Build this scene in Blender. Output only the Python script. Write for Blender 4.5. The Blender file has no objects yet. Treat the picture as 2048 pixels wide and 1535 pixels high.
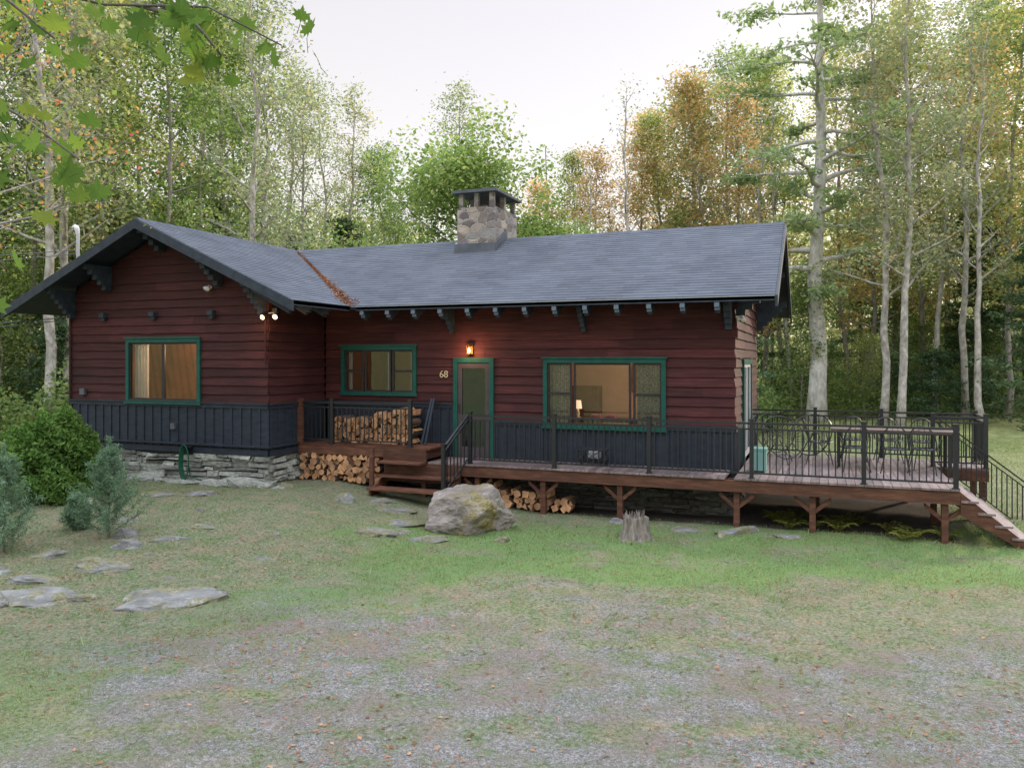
import bpy, math, random
import numpy as np
from mathutils import Vector, Matrix, noise as mn
random.seed(7); RNG=np.random.default_rng(7)
C=bpy.context.scene.collection
TH=math.radians(21.2); ct,st=math.cos(TH),math.sin(TH)
def F(r,d): return (r*ct-d*st, r*st+d*ct)      # driveway axis frame -> world

# ------------------------------------------------------------ helpers
class MB:
    def __init__(s): s.v=[]; s.f=[]; s.m=[]; s.mi=0
    def quad(s,*p):
        b=len(s.v); s.v+= [tuple(q) for q in p]; s.f.append(tuple(range(b,b+len(p)))); s.m.append(s.mi)
    def hexa(s,p):
        b=len(s.v); s.v+=[tuple(q) for q in p]
        for f in ((0,3,2,1),(4,5,6,7),(0,1,5,4),(1,2,6,5),(2,3,7,6),(3,0,4,7)):
            s.f.append(tuple(b+i for i in f)); s.m.append(s.mi)
    def box(s,x0,x1,y0,y1,z0,z1,M=None):
        p=[(x0,y0,z0),(x1,y0,z0),(x1,y1,z0),(x0,y1,z0),(x0,y0,z1),(x1,y0,z1),(x1,y1,z1),(x0,y1,z1)]
        if M is not None: p=[tuple(M@Vector(q)) for q in p]
        s.hexa(p)
    def tube(s,pts,rad,n=6,cap=True,jit=0):
        pts=[Vector(p) for p in pts]
        if not isinstance(rad,(list,tuple)): rad=[rad]*len(pts)
        b=len(s.v); prev=None
        for i,p in enumerate(pts):
            t=(pts[min(i+1,len(pts)-1)]-pts[max(i-1,0)])
            if t.length<1e-9: t=Vector((0,0,1))
            t.normalize()
            if prev is None:
                a=Vector((1,0,0)) if abs(t.x)<.8 else Vector((0,1,0)); prev=(a-t*a.dot(t)).normalized()
            else:
                q=prev-t*prev.dot(t); prev=q.normalized() if q.length>1e-6 else prev
            bb=t.cross(prev)
            for k in range(n):
                an=2*math.pi*k/n; rr=rad[i]*(1+(random.uniform(-jit,jit) if jit else 0))
                s.v.append(tuple(p+(prev*math.cos(an)+bb*math.sin(an))*rr))
        for i in range(len(pts)-1):
            for k in range(n):
                a=b+i*n+k; c=b+i*n+(k+1)%n
                s.f.append((a,c,c+n,a+n)); s.m.append(s.mi)
        if cap:
            s.f.append(tuple(b+k for k in range(n))[::-1]); s.m.append(s.mi)
            e=b+(len(pts)-1)*n; s.f.append(tuple(e+k for k in range(n))); s.m.append(s.mi)
    def ring(s,c,r,rad,axis='z',n=20,m=5,sy=1.0):
        c=Vector(c); pts=[]
        for i in range(n+1):
            a=2*math.pi*i/n
            if axis=='z': q=Vector((math.cos(a)*r,math.sin(a)*r*sy,0))
            elif axis=='y': q=Vector((math.cos(a)*r,0,math.sin(a)*r*sy))
            else: q=Vector((0,math.cos(a)*r,math.sin(a)*r*sy))
            pts.append(c+q)
        s.tube(pts,rad,m,cap=False)
    def extr(s,poly,x0,x1,mapf=lambda a,b,c:(a,b,c)):
        n=len(poly); b=len(s.v)
        for x in (x0,x1):
            for (y,z) in poly: s.v.append(mapf(x,y,z))
        s.f.append(tuple(b+i for i in range(n))); s.f.append(tuple(b+n+i for i in range(n))[::-1]); s.m+=[s.mi]*2
        for i in range(n):
            j=(i+1)%n; s.f.append((b+i,b+n+i,b+n+j,b+j)); s.m.append(s.mi)
    def mesh(s,name,mats,smooth=False):
        me=bpy.data.meshes.new(name); me.from_pydata(s.v,[],s.f)
        for m in (mats if isinstance(mats,(list,tuple)) else [mats]): me.materials.append(m)
        me.polygons.foreach_set('material_index',s.m)
        if smooth: me.polygons.foreach_set('use_smooth',[True]*len(s.f))
        me.update(); return me
def fastmesh(name,V,Fc,mat):
    V=np.asarray(V,dtype=np.float32); Fc=np.asarray(Fc,dtype=np.int32); k=Fc.shape[1]
    me=bpy.data.meshes.new(name); me.vertices.add(len(V)); me.vertices.foreach_set('co',V.ravel())
    me.loops.add(Fc.size); me.loops.foreach_set('vertex_index',Fc.ravel())
    me.polygons.add(len(Fc)); me.polygons.foreach_set('loop_start',np.arange(len(Fc),dtype=np.int32)*k)
    me.materials.append(mat); me.update(calc_edges=True); return me
def obj(name,data=None,parent=None,loc=(0,0,0),rot=(0,0,0),sc=1):
    o=bpy.data.objects.new(name,data); C.objects.link(o)
    o.location=loc; o.rotation_euler=rot; o.scale=(sc,sc,sc) if not isinstance(sc,tuple) else sc
    if parent is not None: o.parent=parent
    return o
def thing(name,label,cat,data=None,group=None,loc=(0,0,0),rot=(0,0,0),sc=1,kind=None):
    o=obj(name,data,None,loc,rot,sc); o["label"]=label; o["category"]=cat
    if group: o["group"]=group
    if kind: o["kind"]=kind
    return o

# ------------------------------------------------------------ materials
def nm(name):
    m=bpy.data.materials.new(name); m.use_nodes=True; nt=m.node_tree
    b=nt.nodes['Principled BSDF']; return m,nt,b
def N(nt,t,**k):
    n=nt.nodes.new(t)
    for a,v in k.items(): setattr(n,a,v)
    return n
def ramp(nt,fac,stops):
    r=N(nt,'ShaderNodeValToRGB'); e=r.color_ramp.elements
    while len(e)<len(stops): e.new(.5)
    for i,(p,c) in enumerate(stops): e[i].position=p; e[i].color=(*c,1)
    nt.links.new(fac,r.inputs[0]); return r.outputs[0]
def coords(nt,scale=(1,1,1),rot=(0,0,0)):
    g=N(nt,'ShaderNodeTexCoord'); m=N(nt,'ShaderNodeMapping'); m.inputs['Scale'].default_value=scale; m.inputs['Rotation'].default_value=rot
    nt.links.new(g.outputs['Object'],m.inputs[0]); return m.outputs[0]
def noise(nt,vec,scale,detail=4,rough=.6):
    n=N(nt,'ShaderNodeTexNoise'); n.inputs['Scale'].default_value=scale; n.inputs['Detail'].default_value=detail; n.inputs['Roughness'].default_value=rough
    nt.links.new(vec,n.inputs['Vector']); return n.outputs['Fac']
def mixc(nt,fac,a,b,bt='MIX'):
    m=N(nt,'ShaderNodeMix',data_type='RGBA',blend_type=bt)
    for i,x in ((0,fac),(6,a),(7,b)):
        if isinstance(x,(int,float)): m.inputs[i].default_value=x
        elif isinstance(x,tuple): m.inputs[i].default_value=(*x,1)
        else: nt.links.new(x,m.inputs[i])
    return m.outputs[2]
def mathn(nt,op,a,b=0,clamp=False):
    m=N(nt,'ShaderNodeMath',operation=op,use_clamp=clamp)
    for i,x in ((0,a),(1,b)):
        if isinstance(x,(int,float)): m.inputs[i].default_value=x
        else: nt.links.new(x,m.inputs[i])
    return m.outputs[0]
def bump(nt,b,h,strength=.4,dist=.02):
    n=N(nt,'ShaderNodeBump'); n.inputs['Strength'].default_value=strength; n.inputs['Distance'].default_value=dist
    nt.links.new(h,n.inputs['Height']); nt.links.new(n.outputs[0],b.inputs['Normal'])
def island(nt): return N(nt,'ShaderNodeNewGeometry').outputs['Random Per Island']
def M(name,c1,c2,scale=5,rough=.8,stretch=(1,1,1),bs=.3,bd=.01,isl=.35,metal=0,c3=None,spec=.3):
    m,nt,b=nm(name); v=coords(nt,stretch); f=noise(nt,v,scale,6,.65)
    st_=[(.3,c1),(.7,c2)] if c3 is None else [(.25,c1),(.5,c3),(.72,c2)]
    col=ramp(nt,f,st_)
    if isl:
        i=island(nt); k=mathn(nt,'MULTIPLY_ADD',i,isl); 
        k.node.inputs[2].default_value=1-isl*.5
        mm=N(nt,'ShaderNodeVectorMath',operation='SCALE'); nt.links.new(col,mm.inputs[0]); nt.links.new(k,mm.inputs['Scale']); col=mm.outputs[0]
    nt.links.new(col,b.inputs['Base Color']); b.inputs['Roughness'].default_value=rough; b.inputs['Metallic'].default_value=metal
    b.inputs['Specular IOR Level'].default_value=spec
    bump(nt,b,f,bs,bd); return m
def emis(name,c,s):
    m,nt,b=nm(name); b.inputs['Base Color'].default_value=(*c,1); b.inputs['Emission Color'].default_value=(*c,1); b.inputs['Emission Strength'].default_value=s; return m
def leafmat(name,stops,trans=.4,ns=.6,hue=.12,gain=1.0):
    m,nt,b=nm(name); nt.nodes.remove(b); out=nt.nodes['Material Output']
    i=island(nt); v=coords(nt); n=noise(nt,v,ns,2); oi=N(nt,'ShaderNodeObjectInfo').outputs['Random']
    f=mathn(nt,'MULTIPLY',i,.45); f2=mathn(nt,'MULTIPLY',n,.5); f=mathn(nt,'ADD',f,f2); f3=mathn(nt,'MULTIPLY',oi,hue*2); f=mathn(nt,'ADD',f,f3); f=mathn(nt,'SUBTRACT',f,hue,True)
    col=ramp(nt,f,[(p,tuple(min(.8,q*gain) for q in c)) for p,c in stops])
    d=N(nt,'ShaderNodeBsdfDiffuse'); t=N(nt,'ShaderNodeBsdfTranslucent'); x=N(nt,'ShaderNodeMixShader'); x.inputs[0].default_value=trans
    nt.links.new(col,d.inputs[0]); tc=mixc(nt,1.0,col,(1.4,1.42,.98),'MULTIPLY'); nt.links.new(tc,t.inputs[0])
    nt.links.new(d.outputs[0],x.inputs[1]); nt.links.new(t.outputs[0],x.inputs[2]); nt.links.new(x.outputs[0],out.inputs[0]); return m

def sidingmat(name,k):
    m=M(name,tuple(k*q for q in(.030,.0085,.0088)),tuple(k*q for q in(.095,.026,.025)),3,.75,(.5,.5,9),.4,.010,.6,c3=tuple(k*q for q in(.061,.0150,.0155)))
    nt=m.node_tree; b=nt.nodes['Principled BSDF']; old=b.inputs['Base Color'].links[0].from_socket
    v=coords(nt,(1,1,1)); n=noise(nt,v,.8,5,.6); c=mixc(nt,.7,old,ramp(nt,n,[(.3,(.6,.62,.66)),(.7,(1.3,1.25,1.22))]),'MULTIPLY')
    v2=coords(nt,(1.2,1.2,30)); n2=noise(nt,v2,5,6,.8); c=mixc(nt,mathn(nt,'MULTIPLY',ramp(nt,n2,[(.56,(0,0,0)),(.8,(1,1,1))]),.4),c,(.17,.115,.11))
    nt.links.new(c,b.inputs['Base Color']); return m
red=sidingmat('maroon_siding',1.0); redw=sidingmat('maroon_siding_darker',.78)  # wing siding is the same maroon in a darker tone
dark=M('blue_black_paint',(.013,.018,.027),(.028,.037,.052),4,.6,(1,1,3),.2,.005,.2)
darkb=M('dark_beam_paint',(.014,.020,.030),(.036,.048,.066),6,.6,(1,1,1),.2,.005,.3)
endp=M('blue_grey_end_paint',(.08,.105,.14),(.13,.16,.21),6,.6,(1,1,1),.2,.005,.2)
green=M('green_trim',(.004,.055,.042),(.008,.09,.068),6,.5,(1,1,1),.15,.004,.1)
sash=M('sash_dark',(.02,.017,.018),(.035,.03,.03),6,.5,bs=.1,isl=.1)
doorm=M('door_paint',(.045,.036,.038),(.075,.060,.062),4,.55,(1,1,1),.1,.004,.1)
deckw=M('deck_side_wood',(.045,.020,.013),(.16,.072,.042),3,.65,(1,1,6),.3,.006,.5,c3=(.09,.038,.023))
deckf=M('deck_boards',(.12,.088,.09),(.27,.215,.21),3,.5,(6,.8,1),.2,.004,.5,c3=(.18,.14,.138))
metal=M('black_metal',(.008,.009,.011),(.016,.017,.02),8,.4,bs=.05,isl=0,spec=.5)
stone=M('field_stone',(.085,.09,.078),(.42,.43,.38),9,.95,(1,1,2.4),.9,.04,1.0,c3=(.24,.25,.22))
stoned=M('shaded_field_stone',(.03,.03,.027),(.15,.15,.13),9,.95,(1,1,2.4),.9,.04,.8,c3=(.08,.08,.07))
mortar=M('mortar',(.05,.047,.043),(.10,.095,.09),20,.95,isl=0)
lead=M('lead_flashing',(.06,.067,.085),(.13,.138,.16),3,.5,isl=.1,metal=.3)
bark=M('bark_grey',(.13,.115,.105),(.40,.37,.34),5,.95,(2,2,.35),.8,.05,0,c3=(.27,.24,.22))
barkp=M('bark_pale',(.13,.115,.10),(.62,.58,.53),3.6,.9,(1.5,1.5,.9),.7,.03,0,c3=(.36,.33,.30))
barkw=M('bark_lichen_white',(.22,.20,.18),(.72,.69,.65),2.6,.9,(1.5,1.5,.8),.8,.04,0,c3=(.50,.475,.445))
barkd=M('bark_dark',(.07,.06,.055),(.18,.16,.14),5,.95,(2,2,.35),.8,.05,0)
logbark=M('log_bark',(.05,.036,.028),(.15,.11,.085),8,.95)
logend=M('split_wood',(.24,.13,.07),(.64,.42,.25),6,.85,(1,1,1),.3,.01,.9,c3=(.46,.27,.15))
boulderm=M('boulder_rock',(.085,.074,.066),(.35,.315,.285),2.6,.9,(1,1,1.5),.9,.06,0,c3=(.20,.175,.155))
ledgem=M('ledge_rock',(.075,.075,.072),(.27,.27,.265),3.2,.95,(1,1,2.5),.9,.06,0,c3=(.155,.155,.15))
white=M('white_plastic',(.5,.5,.5),(.65,.65,.64),5,.5,isl=0)
teal=M('pale_teal_plastic',(.13,.26,.235),(.18,.32,.29),5,.6,isl=0)
curt=M('curtain_cloth',(.12,.09,.085),(.62,.53,.49),30,.9,(1,1,1),.1,.01,0)
curtw=M('pale_curtain_cloth',(.5,.48,.46),(.65,.62,.6),5,.9,(1,1,1),.1,.01,0)
hosem=M('green_hose',(.006,.05,.03),(.012,.09,.05),5,.4,isl=0)
brass=M('brass',(.30,.17,.05),(.45,.26,.08),5,.35,isl=0,metal=.8)
roomw=M('room_plaster',(.42,.29,.21),(.52,.37,.28),1.2,.9,isl=0)
tablew=M('table_wood',(.05,.035,.03),(.11,.08,.07),4,.6,(1,6,1))
cloth=M('print_cloth',(.05,.08,.2),(.5,.12,.1),12,.8)
cream=M('candle_wax',(.6,.53,.42),(.7,.63,.5),5,.5,isl=0)
bulb=emis('lit_bulb',(1,.58,.25),9); bulb2=emis('flood_bulb',(1,.70,.38),6); shade=emis('lit_shade',(1,.70,.46),1.0)
num=M('number_brass',(.45,.38,.24),(.55,.46,.3),5,.4,isl=0)
def mossy(m,lo=.50,hi=.62,k=.85,mc1=(.06,.065,.02),mc2=(.22,.18,.05)):
    nt=m.node_tree; b=nt.nodes['Principled BSDF']; old=b.inputs['Base Color'].links[0].from_socket
    g=N(nt,'ShaderNodeNewGeometry').outputs['Position']; n=noise(nt,g,1.9,5,.7); r=ramp(nt,n,[(lo,(0,0,0)),(hi,(1,1,1))])
    n2=noise(nt,g,25,3); mc=ramp(nt,n2,[(.35,mc1),(.7,mc2)]); c=mixc(nt,mathn(nt,'MULTIPLY',r,k),old,mc)
    n3=noise(nt,g,7,5,.7); c=mixc(nt,mathn(nt,'MULTIPLY',ramp(nt,n3,[(.58,(0,0,0)),(.68,(1,1,1))]),.5),c,(.40,.40,.38))
    nt.links.new(c,b.inputs['Base Color'])
mossy(boulderm,.50,.60,.85,(.09,.085,.025),(.28,.21,.06)); mossy(ledgem,.46,.55,.85,(.10,.105,.05),(.24,.215,.115))
# chimney rubble
chst,nt,b=nm('chimney_fieldstone'); v=coords(nt,(1,1,1.5)); nz=N(nt,'ShaderNodeTexNoise'); nz.inputs['Scale'].default_value=4; nt.links.new(v,nz.inputs[0])
vv=N(nt,'ShaderNodeVectorMath',operation='MULTIPLY_ADD'); nt.links.new(nz.outputs['Color'],vv.inputs[0]); vv.inputs[1].default_value=(.2,.2,.2); nt.links.new(v,vv.inputs[2])
v1=N(nt,'ShaderNodeTexVoronoi'); v1.inputs['Scale'].default_value=3.3; v2=N(nt,'ShaderNodeTexVoronoi',feature='DISTANCE_TO_EDGE'); v2.inputs['Scale'].default_value=3.3
for q in (v1,v2): nt.links.new(vv.outputs[0],q.inputs['Vector'])
sp_=N(nt,'ShaderNodeSeparateColor'); nt.links.new(v1.outputs['Color'],sp_.inputs[0]); c=ramp(nt,sp_.outputs[0],[(0,(.10,.09,.095)),(.35,(.19,.155,.135)),(.6,(.24,.23,.22)),(.8,(.40,.33,.26)),(1,(.16,.13,.145))])
n=noise(nt,v,14,5,.7); c=mixc(nt,.6,c,ramp(nt,n,[(.3,(.6,.6,.6)),(.7,(1.45,1.45,1.45))]),'MULTIPLY'); e_=ramp(nt,v2.outputs['Distance'],[(.015,(0,0,0)),(.045,(1,1,1))]); c=mixc(nt,e_,(.34,.31,.28),c)
nt.links.new(c,b.inputs['Base Color']); b.inputs['Roughness'].default_value=.9; hgt=mathn(nt,'ADD',mathn(nt,'MULTIPLY',n,.3),mathn(nt,'MINIMUM',mathn(nt,'MULTIPLY',v2.outputs['Distance'],8),.5)); bump(nt,b,hgt,.8,.04)
# wood panelling
panel,nt,b=nm('room_panelling'); v=coords(nt,(1,1,1),(0,math.radians(10),0)); w=N(nt,'ShaderNodeTexWave'); w.inputs['Scale'].default_value=1.5; w.inputs['Distortion'].default_value=.2; w.bands_direction='X'
nt.links.new(v,w.inputs[0]); n=noise(nt,v,2,4); c=ramp(nt,w.outputs['Fac'],[(0,(.24,.095,.05)),(.06,(.34,.14,.075)),(1,(.42,.18,.10))]); c=mixc(nt,.7,c,ramp(nt,n,[(.3,(.5,.5,.5)),(.7,(1.35,1.35,1.35))]),'MULTIPLY'); nt.links.new(c,b.inputs['Base Color']); b.inputs['Roughness'].default_value=.6
# shingles
shing,nt,b=nm('asphalt_shingle'); v=coords(nt); n1=noise(nt,v,.55,5); n2=noise(nt,v,110,2); i=island(nt)
c=ramp(nt,i,[(0,(.088,.098,.120)),(.5,(.098,.109,.133)),(1,(.112,.123,.149))]); c=mixc(nt,.45,c,ramp(nt,n1,[(.33,(.6,.6,.62)),(.5,(1,1,1)),(.68,(1.25,1.25,1.24))]),'MULTIPLY'); c=mixc(nt,.45,c,ramp(nt,n2,[(.3,(.5,.5,.5)),(.7,(1.5,1.5,1.5))]),'MULTIPLY')
nt.links.new(c,b.inputs['Base Color']); b.inputs['Roughness'].default_value=.95; b.inputs['Specular IOR Level'].default_value=.2; bump(nt,b,n2,.3,.004)
# glass
glass,nt,b=nm('window_glass'); nt.nodes.remove(b); g=N(nt,'ShaderNodeBsdfGlossy'); g.inputs['Roughness'].default_value=.02; g.inputs[0].default_value=(.9,.95,1,1)
t=N(nt,'ShaderNodeBsdfTransparent'); t.inputs[0].default_value=(.8,.83,.83,1); x=N(nt,'ShaderNodeMixShader'); fr=N(nt,'ShaderNodeFresnel'); fr.inputs[0].default_value=1.75
nt.links.new(fr.outputs[0],x.inputs[0]); nt.links.new(t.outputs[0],x.inputs[1]); nt.links.new(g.outputs[0],x.inputs[2]); nt.links.new(x.outputs[0],nt.nodes['Material Output'].inputs[0])
# leaves
L_green=leafmat('leaf_green',[(.15,(.075,.125,.05)),(.5,(.19,.28,.10)),(.85,(.41,.45,.18))],.52)
L_yel=leafmat('leaf_yellow_green',[(.15,(.13,.18,.075)),(.5,(.34,.37,.16)),(.85,(.60,.50,.25))],.52)
L_org=leafmat('leaf_orange',[(.15,(.20,.19,.10)),(.5,(.52,.36,.19)),(.85,(.70,.45,.27))],.52)
L_pine=leafmat('needle_pine',[(.15,(.10,.15,.085)),(.5,(.26,.34,.18)),(.85,(.46,.50,.27))],.42)
L_hem=leafmat('needle_hemlock',[(.15,(.04,.07,.04)),(.5,(.095,.15,.085)),(.85,(.19,.25,.13))],.4)
L_grey=leafmat('leaf_grey_green',[(.15,(.15,.19,.14)),(.5,(.27,.32,.21)),(.85,(.54,.44,.28))],.5)
L_bush=leafmat('leaf_bush',[(.15,(.045,.10,.025)),(.5,(.13,.23,.06)),(.85,(.26,.37,.12))],.35,2)
L_blue=leafmat('needle_blue',[(.15,(.07,.12,.08)),(.5,(.13,.21,.135)),(.85,(.23,.33,.22))],.3,3)
L_near=leafmat('leaf_maple_near',[(.12,(.05,.095,.028)),(.5,(.10,.17,.04)),(.75,(.22,.25,.055)),(.92,(.48,.12,.05))],.48,3,0)
L_redg=leafmat('leaf_maple_red',[(.2,(.14,.23,.06)),(.50,(.30,.37,.10)),(.62,(.52,.30,.12)),(.75,(.64,.10,.10))],.45,.9,0)
L_fern=leafmat('fern_leaf',[(.15,(.06,.10,.02)),(.5,(.17,.2,.04)),(.85,(.38,.33,.08))],.35,2)
L_under=leafmat('leaf_understorey',[(.15,(.05,.09,.035)),(.5,(.14,.21,.08)),(.85,(.34,.36,.14))],.45,.3)
L_far=leafmat('leaf_far_haze',[(.15,(.20,.25,.15)),(.5,(.40,.41,.24)),(.85,(.72,.57,.37))],.5,.12)  # distance haze is put into these pale leaf colours
grassm=leafmat('grass_blade',[(.15,(.11,.155,.065)),(.5,(.19,.25,.105)),(.85,(.33,.335,.19))],.3,.8,0)
litterm=leafmat('leaf_litter',[(.1,(.08,.045,.03)),(.5,(.22,.12,.07)),(.85,(.45,.31,.20))],.1,3,0)
needlem=leafmat('fallen_needles',[(.1,(.14,.06,.04)),(.5,(.30,.14,.09)),(.85,(.42,.22,.15))],.1,3,0)
rustm=leafmat('rust_needles',[(.1,(.22,.10,.06)),(.5,(.40,.19,.11)),(.85,(.52,.30,.20))],.1,3,0)
pebm=M('pebble',(.10,.105,.115),(.27,.28,.30),30,.9,isl=.9)

# ------------------------------------------------------------ terrain
TAB=RNG.random((256,256))
def vn(x,y,s=0):
    x=np.asarray(x,float)+s*17.3; y=np.asarray(y,float)+s*9.7
    xi=np.floor(x).astype(int); yi=np.floor(y).astype(int); fx=x-xi; fy=y-yi
    fx=fx*fx*(3-2*fx); fy=fy*fy*(3-2*fy)
    a=TAB[xi%256,yi%256]; b=TAB[(xi+1)%256,yi%256]; c=TAB[xi%256,(yi+1)%256]; d=TAB[(xi+1)%256,(yi+1)%256]
    return (a*(1-fx)+b*fx)*(1-fy)+(c*(1-fx)+d*fx)*fy
def fbm(x,y,s=0): return (vn(x,y,s)*.5+vn(x*2.1,y*2.1,s+1)*.27+vn(x*4.3,y*4.3,s+2)*.15+vn(x*9,y*9,s+3)*.08)
def ss(a,b,x):
    t=np.clip((x-a)/(b-a),0,1); return t*t*(3-2*t)
def H(x,y):
    x=np.asarray(x,float); y=np.asarray(y,float)
    h=.03+.39*ss(-5.5,-10,x)*ss(6,12,y)
    dist=np.hypot(x,y-5)
    h=h+np.maximum(0,dist-34)*.03
    h=h+(fbm(x*.5,y*.5)-.5)*.12+(fbm(x*2.5,y*2.5,5)-.5)*.06
    return h
def Hs(x,y): return float(H(x,y))
def masks(x,y):
    r=x*ct+y*st; d=-x*st+y*ct
    n=fbm(x*.6,y*.6,3)-.5; n2=fbm(x*2.0,y*2.0,8)-.5; n3=fbm(r*.9,d*3.2,15)-.5; n4=fbm(x*5,y*5,19)-.5
    g=ss(11.4,7.0,d+3.2*n+.2*np.maximum(r,0))*ss(-5.8,-1.8,r+3.2*n-(8-d)*.3)
    g=np.clip(g*(1.0+1.6*n2+1.7*n3+1.2*n4),0,1)
    lush=ss(9.7,11.4,d+2.8*n)*ss(15.0,13.2,d)*ss(-3.8,-1.2,r+2.8*n)
    lush=np.maximum(lush,.8*ss(10.9,10.1,d)*ss(8.2,9.2,d)*ss(-.6,-1.6,r)*ss(-4.4,-3,r))
    lush=np.maximum(lush,.5*ss(-2.2,-4,r)*ss(9,7.3,d))
    lush=np.clip(lush*(.9+3.0*n2+1.5*n3),0,1)*(1-g)
    return g,lush
def axis(a0,a1,stp,lo,hi):
    a=list(np.arange(a0,a1+1e-6,stp)); s=stp; p=a[-1]
    while p<hi: s*=1.25; p+=s; a.append(p)
    s=stp; p=a[0]; pre=[]
    while p>lo: s*=1.25; p-=s; pre.append(p)
    return np.array(pre[::-1]+a)
ax=axis(-20,8,.09,-500,500); ay=axis(1,17,.09,-300,700)
X,Y=np.meshgrid(ax,ay); Z=H(X,Y); g,lu=masks(X,Y)
far=ss(20,34,np.hypot(X,Y))
V=np.stack([X.ravel(),Y.ravel(),Z.ravel()],1); nx,ny=len(ax),len(ay)
I=np.arange(nx*ny).reshape(ny,nx); Fc=np.stack([I[:-1,:-1].ravel(),I[:-1,1:].ravel(),I[1:,1:].ravel(),I[1:,:-1].ravel()],1)
gm,nt,b=nm('ground_turf_gravel')
me=fastmesh('ground',V,Fc,gm); me.polygons.foreach_set('use_smooth',[True]*len(Fc))
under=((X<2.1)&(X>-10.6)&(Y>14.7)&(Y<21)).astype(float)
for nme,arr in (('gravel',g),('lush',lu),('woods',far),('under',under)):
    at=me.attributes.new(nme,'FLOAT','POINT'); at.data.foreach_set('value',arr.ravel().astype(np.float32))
def attr(n):
    a=N(nt,'ShaderNodeAttribute'); a.attribute_name=n; return a.outputs['Fac']
v=coords(nt); f1=noise(nt,v,3,6,.7); f2=noise(nt,v,24,6,.75); f3=noise(nt,v,95,3,.7); f0=noise(nt,v,.9,4,.6)
dry=ramp(nt,f2,[(.34,(.09,.09,.062)),(.47,(.175,.18,.12)),(.58,(.25,.24,.17)),(.70,(.36,.325,.265))])
dry=mixc(nt,.85,dry,ramp(nt,f1,[(.35,(.62,.90,.56)),(.5,(.95,1,.93)),(.65,(1.25,1.02,.98))]),'MULTIPLY')
lush=ramp(nt,f3,[(.3,(.075,.13,.045)),(.5,(.15,.245,.085)),(.7,(.245,.34,.15))])
vo=N(nt,'ShaderNodeTexVoronoi'); vo.inputs['Scale'].default_value=95; nt.links.new(v,vo.inputs['Vector'])
sep=N(nt,'ShaderNodeSeparateColor'); nt.links.new(vo.outputs['Color'],sep.inputs[0])
gr=ramp(nt,sep.outputs[0],[(0,(.11,.114,.124)),(.5,(.185,.192,.208)),(1,(.29,.298,.315))])
gr=mixc(nt,.7,gr,ramp(nt,f2,[(.35,(.6,.62,.56)),(.65,(1.3,1.27,1.26))]),'MULTIPLY'); gr=mixc(nt,.7,gr,ramp(nt,f1,[(.35,(.68,.76,.64)),(.65,(1.22,1.17,1.15))]),'MULTIPLY')
pk=ramp(nt,f0,[(.46,(0,0,0)),(.60,(1,1,1))]); gr=mixc(nt,mathn(nt,'MULTIPLY',pk,.6),gr,mixc(nt,f2,(.09,.072,.06),(.27,.205,.17)))
lf=mathn(nt,'MULTIPLY',attr('lush'),1.25); lf=mathn(nt,'ADD',lf,mathn(nt,'MULTIPLY',mathn(nt,'SUBTRACT',f2,.5),1.8),True)
c=mixc(nt,lf,dry,lush)
gf=mathn(nt,'ADD',attr('gravel'),mathn(nt,'MULTIPLY',mathn(nt,'SUBTRACT',f2,.5),3.4),True); gf=mathn(nt,'MULTIPLY',gf,mathn(nt,'MULTIPLY',attr('gravel'),1.8,True))
gf=mathn(nt,'MULTIPLY',gf,ramp(nt,f1,[(.38,(.35,.35,.35)),(.52,(1,1,1))]))
c=mixc(nt,gf,c,gr)
wd=ramp(nt,f1,[(.3,(.08,.11,.035)),(.55,(.20,.23,.09)),(.7,(.32,.27,.14))]); c=mixc(nt,attr('woods'),c,wd)
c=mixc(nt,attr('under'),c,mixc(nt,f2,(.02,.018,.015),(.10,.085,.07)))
nt.links.new(c,b.inputs['Base Color']); b.inputs['Roughness'].default_value=.95; b.inputs['Specular IOR Level'].default_value=.1
hh=mathn(nt,'ADD',f2,mathn(nt,'MULTIPLY',f3,.6)); bump(nt,b,hh,1.0,.035)
go=thing('ground','patchy grass clearing fading into worn gravel','ground',me,kind='structure')

def scatter(n,dmin,dmax,wf,rl=.68):
    d=np.sqrt(RNG.random(n)*(dmax**2-dmin**2)+dmin**2); r=(RNG.random(n)*2-1)*rl*d
    x=r*ct-d*st; y=r*st+d*ct
    ok=~((y>14.9)&(x<2.3))&~((y>13.35)&(x<-9))
    w=wf(x,y); ok&=RNG.random(n)<w
    return x[ok],y[ok]
def blades(name,x,y,hmin,hmax,w,mat):
    n=len(x); z=H(x,y)-.006; a=RNG.random(n)*6.283; h=hmin+(hmax-hmin)*RNG.random(n)**2; ww=w*(.6+.8*RNG.random(n))
    lx=RNG.normal(0,.6,n)*h; ly=RNG.normal(0,.6,n)*h; dx=np.cos(a)*ww; dy=np.sin(a)*ww
    P=np.stack([np.stack([x-dx,y-dy,z],1),np.stack([x+dx,y+dy,z],1),np.stack([x+lx,y+ly,z+h],1)],1).reshape(-1,3)
    return fastmesh(name,P,np.arange(3*n).reshape(-1,3),mat)
def wl(x,y):
    g,l=masks(x,y); return np.clip(.27+l*.95-g*.5+ (fbm(x*5,y*5,4)-.5)*1.8+(fbm(x*1.3,y*1.3,14)-.5)*1.6,.012,1)
x,y=scatter(340000,5.3,18,wl)
thing('grass','short patchy lawn grass with mossy tufts','grass',blades('grass',x,y,.012,.05,.0055,grassm),kind='stuff')
def tall(x,y):
    return np.clip(ss(2.5,2.9,x)*.7+ss(-1,1,x)*ss(13,14.2,y)*.5+ss(.62,.45,np.hypot(x+2.97,y-13.1))*1+ .6*ss(-9.5,-11,x)*ss(6,8,y)*fbm(x*2,y*2,7)+.3*ss(.53,.68,fbm(x*1.6,y*1.6,21)),0,1)
x,y=scatter(85000,8,30,tall)
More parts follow.
